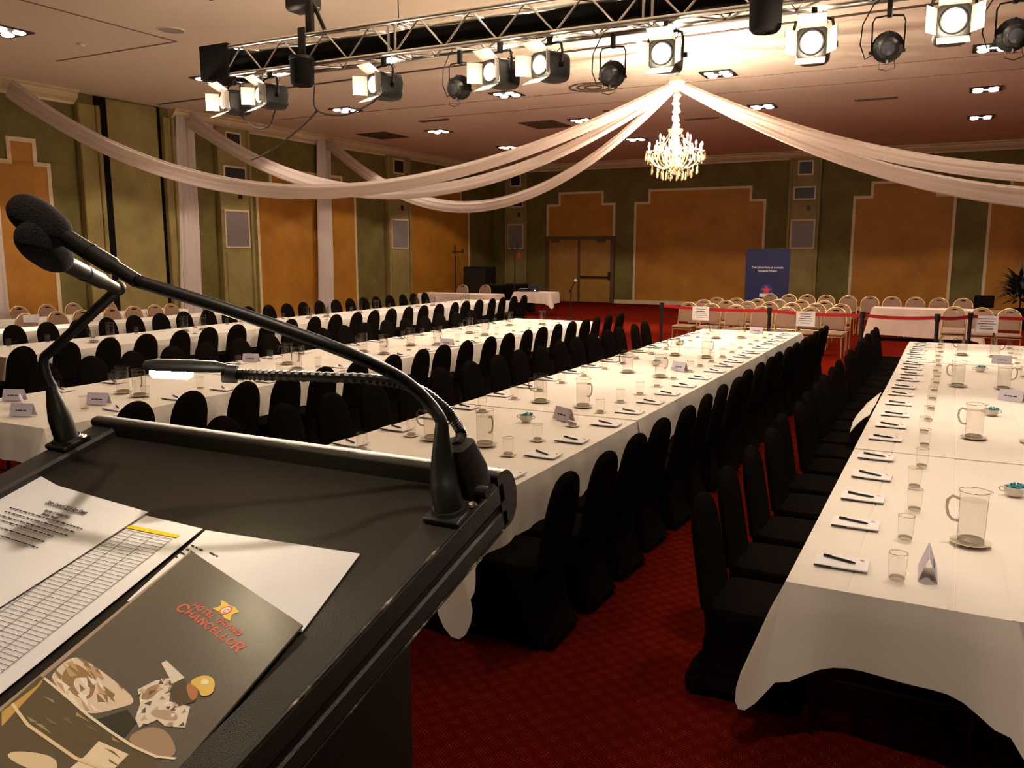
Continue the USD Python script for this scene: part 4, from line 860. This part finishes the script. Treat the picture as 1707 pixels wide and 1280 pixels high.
# brochure
FA, FB, FC, FD = (-.2774, -.2255), (-.0665, -.287), (-.040, -.53), (-.250, -.50)
o = thing('hotel_brochure', 'dark brochure with a red and yellow hotel logo and champagne picture', 'brochure')
M_broch = mottled('brochure_grey', (.115, .10, .076), (.15, .13, .10), 500., .38)
part(o, 'cover', ipoly([FA, FB, FC, FD], BD+.0055, .0022), M_broch)
part(o, 'inner_page', ipoly([(-.283, -.226), FA, FD, (-.262, -.50)], BD+.0040, .0012), plain('brochure_page', (.40, .30, .22), .6))
W2 = BD+.0078
def chaikin(p, n=2):
    p = np.array(p, float)
    for _ in range(n):
        q = np.roll(p, -1, 0); p = np.stack([.75*p+.25*q, .25*p+.75*q], 1).reshape(-1, 2)
    return p
def art(nm, poly, c, k=0, r=.4):
    if nm in ('bucket_inside', 'bucket_reflection', 'bucket_glint', 'lower_shape', 'gold_cap', 'cork_amber', 'cap_glint', 'light_patch_low', 'foil_fold', 'foil_fold_low'): poly = chaikin(poly)
    part(o, nm, ipoly(poly, W2+.00012*k, .00022), plain('print_'+nm, c, r))
art('bucket_body', [(-.262, -.424), (-.2154, -.4335), (-.1733, -.4428), (-.1355, -.4492), (-.1034, -.4536), (-.0752, -.4545), (-.062, -.462), (-.07, -.52), (-.25, -.50)], (.125, .095, .050), 0)
art('bucket_inside', [(-.2579, -.3926), (-.2243, -.3962), (-.1763, -.4061), (-.1409, -.416), (-.1511, -.4267), (-.1691, -.4416), (-.1862, -.439), (-.2191, -.4342), (-.2524, -.4235)], (.78, .62, .46), 1)
art('bucket_reflection', [(-.25, -.400), (-.22, -.404), (-.195, -.415), (-.185, -.431), (-.21, -.430), (-.24, -.421)], (.34, .21, .10), 2)
art('bucket_glint', [(-.225, -.412), (-.200, -.417), (-.190, -.428), (-.205, -.427), (-.222, -.420)], (.80, .70, .56), 3)
art('bottle_neck', [(-.1618, -.446), (-.1428, -.4254), (-.122, -.4334), (-.1183, -.4484), (-.1355, -.4486)], (.045, .040, .022), 2)
art('gold_side', [(-.2535, -.4673), (-.2526, -.4339), (-.2563, -.4248), (-.2505, -.4315), (-.2363, -.4785)], (.62, .38, .10), 1)
art('light_patch', [(-.1366, -.4592), (-.0997, -.46), (-.0985, -.4784), (-.1352, -.4919), (-.1339, -.4738)], (.86, .72, .50), 1)
art('light_patch_low', [(-.20, -.492), (-.16, -.483), (-.142, -.492), (-.15, -.50), (-.20, -.50)], (.80, .64, .40), 1)
art('lower_shape', [(-.117, -.4508), (-.1105, -.4338), (-.0904, -.4297), (-.065, -.4419), (-.0617, -.4503), (-.0795, -.454)], (.42, .28, .18), 2)
art('foil', [(-.1538, -.4051), (-.1458, -.3889), (-.1363, -.3848), (-.1604, -.3729), (-.1584, -.3686), (-.1232, -.3795), (-.1284, -.3897), (-.1138, -.4058), (-.0906, -.4041), (-.0763, -.4232), (-.0939, -.4279), (-.1065, -.425), (-.1148, -.4368), (-.1269, -.4306), (-.1366, -.4169)], (.80, .70, .58), 3)
art('foil_fold', [(-.148, -.4040), (-.142, -.3935), (-.134, -.3965), (-.132, -.410), (-.140, -.414)], (.40, .26, .15), 4)
art('foil_fold_low', [(-.122, -.421), (-.108, -.413), (-.094, -.414), (-.088, -.421), (-.110, -.424)], (.50, .36, .24), 4)
art('cork_neck', [(-.1256, -.3937), (-.1219, -.3807), (-.091, -.3979), (-.103, -.4099)], (.10, .075, .045), 4)
art('cork_amber', [(-.1179, -.3844), (-.1050, -.381), (-.0911, -.3948), (-.0955, -.3995)], (.50, .20, .07), 5)
art('gold_cap', [(-.1144, -.3832), (-.1128, -.3755), (-.1060, -.3705), (-.0960, -.3715), (-.0880, -.3775), (-.0822, -.3869), (-.0901, -.3925), (-.099, -.386)], (.80, .55, .12), 6)
art('cap_glint', [(-.1060, -.3760), (-.0985, -.3745), (-.0950, -.3790), (-.1010, -.3820)], (.95, .88, .55), 7)
from shapely.geometry import Polygon as SP
def facets(nm, poly, n, size, cols, k, seed, stretch=1., ang=0.):
    rr = random.Random(seed); P = SP(poly).buffer(0); x0, y0, x1, y1 = P.bounds; acc = [MB() for _ in cols]
    for _ in range(n):
        c = np.array([rr.uniform(x0, x1), rr.uniform(y0, y1)]); a0 = rr.random()*6.28
        q = np.array([(math.cos(a0+j*2.1+rr.uniform(-.5, .5))*size*rr.uniform(.5, 1.3)*stretch, math.sin(a0+j*2.1)*size*rr.uniform(.5, 1.3)) for j in range(3)])
        q = q@np.array([[math.cos(ang), math.sin(ang)], [-math.sin(ang), math.cos(ang)]])+c; g = SP(q).buffer(0).intersection(P)
        if g.geom_type == 'Polygon' and g.area > 1e-7:
            acc[rr.randrange(len(cols))].tm(trimesh.creation.extrude_polygon(g, .00022+.00003*rr.random(), engine='earcut'), LM@T(0, 0, W2+.00012*k+.00002*rr.random()))
    for b, c in zip(acc, cols):
        if b.n: part(o, nm, b, plain(f'print_{nm}_{int(c[0]*100)}', c, .4))
facets('foil_crinkle', [(-.1538, -.4051), (-.1458, -.3889), (-.1363, -.3848), (-.1284, -.3897), (-.1138, -.4058), (-.0906, -.4041), (-.0763, -.4232), (-.0939, -.4279), (-.1065, -.425), (-.1148, -.4368), (-.1269, -.4306), (-.1366, -.4169)], 90, .0035, [(.92, .86, .76), (.45, .30, .18), (.62, .47, .33), (.14, .10, .06)], 5, 4)
facets('bucket_streak', chaikin([(-.2579, -.3926), (-.2243, -.3962), (-.1763, -.4061), (-.1409, -.416), (-.1691, -.4416), (-.2191, -.4342), (-.2524, -.4235)]), 46, .0028, [(.90, .80, .68), (.55, .36, .20), (.30, .19, .10)], 3.2, 9, 6., -.35)
facets('body_streak', [(-.25, -.43), (-.2154, -.436), (-.1733, -.445), (-.1034, -.456), (-.0964, -.474), (-.14, -.476), (-.2143, -.466), (-.25, -.455)], 12, .0016, [(.42, .30, .14), (.20, .15, .08)], 1.2, 12, 9., -.12)
def band(nm, pts, t, c, k):
    p = np.array(pts); up = [(x, y+t) for x, y in p]; art(nm, up+[(x, y-t) for x, y in p[::-1]], c, k)
band('rim_line', [(-.2548, -.4251), (-.2154, -.4329), (-.1733, -.4423), (-.1355, -.4486), (-.1034, -.453), (-.0752, -.4539), (-.058, -.4496)], .0011, (.88, .76, .55), 4)
band('ring_line', [(-.2533, -.4576), (-.2143, -.4692), (-.1718, -.4747), (-.14, -.4788), (-.0964, -.4776)], .0013, (.80, .64, .38), 4)
# logo: small star and ring above two lines of capitals
M_logor = plain('print_logo_red', (.72, .13, .07), .5); M_logoy = plain('print_logo_yellow', (.85, .58, .04), .5); M_logow = plain('print_logo_white', (.85, .8, .72), .5)
art_star = [(-.1753, -.2829), (-.1655, -.2848), (-.1615, -.2867), (-.152, -.2875), (-.1422, -.2921), (-.1461, -.2960), (-.1462, -.2985), (-.1409, -.3056), (-.150, -.3040), (-.1560, -.3012), (-.163, -.2985), (-.1741, -.2963), (-.1695, -.2925), (-.1690, -.2895)]
part(o, 'logo_star', ipoly(art_star, W2+.0001, .0002), M_logoy)
def disc(nm, r, k, m): part(o, nm, MB().tm(trimesh.creation.cylinder(r, .0002, sections=24), LM@T(-.1575, -.2945, W2+.00012*k+.0002)), m)
disc('logo_ring', .0066, 2, M_logor); disc('logo_ring_inner', .0047, 3, M_logow)
text(o, 'C', (-.1603, -.2972), -.25, .0056, W2+.0006, M_logor, True, name='logo_letter')
fa = math.atan2(-.0206, .0858)
def caps(s, org, ang, h0, h1, total, big):
    """capitals set one by one, the letters in big are taller and drop below the line"""
    ms = []; x = 0
    for i, ch in enumerate(s):
        if ch == ' ': x += h0*.55; continue
        h = h1 if i in big else h0; t = text_mesh(ch, h, .0002, True); x0, x1 = t.bounds[0][0], t.bounds[1][0]
        ms.append((t, x-x0, -(h-h0)*.55 if i in big else 0)); x += (x1-x0)+h0*.16
    k = total/x; b = MB()
    for t, dx, dy in ms: b.tm(t, LM@T(org[0], org[1], W2+.0001, ang)@np.diag([k, 1, 1, 1])@T(dx, dy, 0))
    part(o, 'logo_lettering', b, M_logor)
caps('HOTEL GRAND', (-.1985, -.3005), fa, .0062, .0062, .086, ())
caps('CHANCELLOR', (-.2125, -.3075), fa-.02, .0078, .0108, .118, (0, 9))
# ------------------------------------------------------------------ far end of the room
def post(label, x, y, h=.95):
    o = thing('barrier_post', label, 'barrier post', (x, y, 0))
    part(o, 'base', MB().lathe([(0, 0), (.16, 0), (.165, .015), (.12, .03), (.03, .045), (0, .045)], n=20), M_black, 40)
    part(o, 'pole', MB().cyl((0, 0, .03), (0, 0, h), .032, 12), M_black, 40)
    part(o, 'belt_head', MB().cyl((0, 0, h-.10), (0, 0, h+.03), .045, 14), M_black, 40)
PS = [(-5.43, 17.2), (-3.13, 16.75), (-1.42, 16.34), (-.21, 16.34), (.3, 17.0), (2.0, 17.3)]
for (x, y), l in zip(PS, ['black barrier post at the start of the red ribbon', 'black barrier post before the front row of beige chairs', 'black barrier post at the end of the front row of beige chairs', 'black barrier post beside the rightmost long table', 'black barrier post behind the others at the rightmost long table', 'black barrier post at the edge of the picture']): post(l, x, y)
def ribbon(lab, p, q, sag=.03):
    R = []
    for t in np.linspace(0, 1, 12):
        x, y = p[0]+(q[0]-p[0])*t, p[1]+(q[1]-p[1])*t; z = .915-sag*4*t*(1-t); d = np.array([-(q[1]-p[1]), q[0]-p[0]]); d = d/np.hypot(*d)*.002
        R.append(np.array([(x-d[0], y-d[1], z-.03), (x+d[0], y+d[1], z-.03), (x+d[0], y+d[1], z+.03), (x-d[0], y-d[1], z+.03)]))
    tag(part(None, 'barrier_ribbon', MB().loft(R), M_ribbon), lab, 'ribbon', 'red barrier ribbons')
for (a, b), l in zip(((0, 1), (1, 2), (2, 3), (3, 4), (4, 5)), ['red ribbon stretched before the front row, first span', 'red ribbon stretched before the front row, span with the second sign', 'red ribbon stretched before the pinkish cross table', 'short red ribbon between the two close posts', 'red ribbon running out of the picture']): ribbon(l, PS[a], PS[b])
def sign(lab, x, y, z, w, h):
    o = thing('paper_sign', lab, 'sign', (x, y, z)); part(o, 'sheet', MB().box((0, 0, 0), (w, .003, h)), M_paper)
    r = random.Random(int(w*1000)); b = MB()
    for k in range(5):
        l = w*r.uniform(.5, .8); b.box((0, -.0022, h*.32-k*h*.15), (l, .001, h*.035))
    part(o, 'printed_line', b, M_ink)
sign('white paper sign on the red ribbon, first from the left', -4.53, 16.95, .80, .34, .28); sign('white paper sign on the red ribbon before the last chairs of the row', -2.42, 16.5, .80, .34, .28); sign('white paper sign on the red ribbon by the rightmost table', .56, 17.02, .78, .36, .30)
o = thing('pull_up_banner', 'blue pull-up banner with white lettering by the far wall', 'banner', (-4.60, 24, 0))
part(o, 'printed_panel', MB().box((0, 0, 1.10), (1.18, .012, 2.0)), M_banner); part(o, 'top_rail', MB().box((0, 0, 2.105), (1.2, .03, .03), b=.005), M_black); part(o, 'foot_case', MB().box((0, 0, .05), (1.24, .2, .1), b=.02), M_darksteel)
for s, z, h, w in (('The Liberal Party of Australia', 1.58, .052, .84), ('Tasmanian Division', 1.49, .048, .52)):
    t = text_mesh(s, h, .002, True); sx = w/(t.bounds[1][0]-t.bounds[0][0]); part(o, 'lettering', MB().tm(t, T(-w/2, -.006, z, rx=PI/2)@np.diag([sx, 1, 1, 1])), M_white)
part(o, 'emblem', MB().tm(trimesh.creation.cylinder(.16, .004, sections=28), T(0, -.008, .98, rx=PI/2)), plain('emblem_navy', (.03, .03, .22), .5))
part(o, 'emblem_star', MB().prism([(.14*math.sin(k*PI/5)*(1 if k % 2 == 0 else .45), .14*math.cos(k*PI/5)*(1 if k % 2 == 0 else .45)) for k in range(10)], .002, T(0, -.011, .98, rx=PI/2)), M_red)
part(o, 'emblem_band', MB().box((0, -.012, .84), (.36, .004, .09)), M_white)
o = thing('loudspeaker', 'large black loudspeaker cabinet by the side wall at the far end', 'loudspeaker', (-15.0, 26.2, 0))
part(o, 'cabinet', MB().box((0, 0, .75), (.95, .7, 1.5), b=.02), M_blackmatt); part(o, 'grille', MB().box((0, -.355, .75), (.85, .02, 1.4), b=.005), M_black); part(o, 'carry_handle', MB().box((.48, 0, .9), (.02, .2, .1), b=.005), M_black)
for lab, x, y, w, h in [('black equipment case beside the large loudspeaker', -14.15, 25.9, .55, .85), ('black equipment case standing behind the cross table', -13.35, 25.9, .6, .9), ('low black equipment case nearer the sound table', -12.85, 25.6, .45, .6)]:
    o = thing('equipment_case', lab, 'case', (x, y, 0)); part(o, 'case_body', MB().box((0, 0, h/2), (w, .5, h), b=.015), M_blackmatt); part(o, 'lid', MB().box((0, 0, h+.03), (w+.01, .51, .06), b=.01), M_black)
    for s in (-1, 1): part(o, 'latch', MB().box((s*w*.3, -.26, h-.02), (.05, .02, .08)), M_darksteel)
def stand(lab, x, y, h, red):
    o = thing('lighting_stand', lab, 'stand', (x, y, 0))
    part(o, 'pole', MB().cyl((0, 0, .2), (0, 0, h), .018, 8), M_black)
    for k in range(3): part(o, 'leg', MB().cyl((0, 0, .5), (.45*math.cos(k*2.09+.3), .45*math.sin(k*2.09+.3), .0), .012, 6), M_black)
    part(o, 'cross_bar', MB().cyl((-.15, 0, h-.03), (.32, 0, h-.03), .016, 8), M_black)
    part(o, 'lamp_head', MB().cyl((.12 if red else -.0, -.02, h-.08), (.12 if red else -.0, -.02, h+.22), .03, 10), M_black)
    part(o, 'clamp', MB().box((-.1 if red else .3, 0, h-.0), (.05, .06, .14), b=.01), M_black)
    if red: part(o, 'warning_tag', MB().box((.17, -.03, h-.22), (.10, .02, .2), b=.01), M_ribbon, label='small red tag')
stand('thin black stand by the large loudspeaker', -15.55, 25.45, 2.05, False); stand('thin black stand with a red tag before the far pilaster', -13.05, 25.15, 2.12, True)
o = thing('laptop', 'open black laptop with a blue light on the sound table', 'laptop', (-12.1, 24.6, TZ+.004)); part(o, 'keyboard_base', MB().box((0, 0, .012), (.34, .24, .02), b=.004), M_black); part(o, 'screen', MB().box((0, .10, .13), (.34, .012, .22), T(0, .02, 0, rx=-.2), .004), M_black); part(o, 'power_light', MB().tm(trimesh.creation.icosphere(1, .02), T(.12, -.11, .05)), E_led)
o = thing('mixing_console', 'small black mixing console beside the laptop', 'mixer', (-12.42, 24.6, TZ+.004)); part(o, 'console_body', MB().box((0, 0, .05), (.28, .35, .10), b=.01), M_black)
for k in range(6): part(o, 'fader', MB().box((-.1+.04*k, -.02, .105), (.012, .03, .012)), M_white)
o = thing('microphone_stand', 'free-standing microphone stand on the red carpet before the door', 'microphone stand', (-10.45, 23.9, 0))
part(o, 'base', MB().lathe([(0, 0), (.14, 0), (.14, .015), (.03, .03), (0, .03)], n=18), M_black); part(o, 'pole', MB().cyl((0, 0, .02), (0, 0, .85), .02, 8), M_black); part(o, 'boom', MB().cyl((-.05, 0, .80), (.14, -.02, 1.12), .016, 8), M_black); part(o, 'clutch', MB().box((-.02, 0, .84), (.07, .07, .09), b=.01), M_black)
part(o, 'microphone_head', MB().tm(trimesh.creation.icosphere(2, .045), T(.16, -.03, 1.16)), M_white, True, label='pale microphone head')
o = thing('monitor', 'black monitor standing behind the last row of chairs', 'monitor', (.72, 25.0, 0)); part(o, 'cart_post', MB().cyl((0, 0, 0), (0, 0, .62), .03, 8), M_black); part(o, 'screen', MB().box((0, 0, .76), (.46, .06, .32), b=.01), M_blackmatt); part(o, 'foot', MB().box((0, 0, .02), (.4, .4, .04), b=.01), M_black)
o = thing('potted_plant', 'dark leafy pot plant against the far wall, at the edge of the picture', 'plant', (1.55, 25.8, 0))
part(o, 'pot', MB().lathe([(0, 0), (.18, 0), (.24, .4), (.25, .56), (.21, .42), (0, .38)], n=18), M_blackmatt); part(o, 'stem', MB().tube([(0, 0, .38), (.03, 0, .7), (0, .02, 1.1)], .02, 6), M_blackmatt)
r = random.Random(11); lf = MB()
for k in range(170):
    a, el, q = r.random()*6.28, r.uniform(-.3, 1.3), r.uniform(.25, .6); p0 = np.array([.12*math.cos(a), .12*math.sin(a), .75+.6*r.random()]); dv = np.array([math.cos(a)*math.cos(el), math.sin(a)*math.cos(el), math.sin(el)]); sd = np.array([-math.sin(a), math.cos(a), 0])*.045
    p1, p2 = p0+dv*q*.5, p0+dv*q-np.array([0, 0, .12*q]); nn = np.cross(dv, sd); nn = nn/np.linalg.norm(nn)*.004
    lf.loft([np.array([p0-nn, p0+nn, p0+nn*1.1, p0-nn*1.1]), np.array([p1-sd, p1+sd, p1+sd+nn, p1-sd+nn]), np.array([p2-sd*.1, p2+sd*.1, p2+sd*.1+nn, p2-sd*.1+nn])])
part(o, 'foliage', lf, M_plant).SetCustomDataByKey('kind', 'stuff')
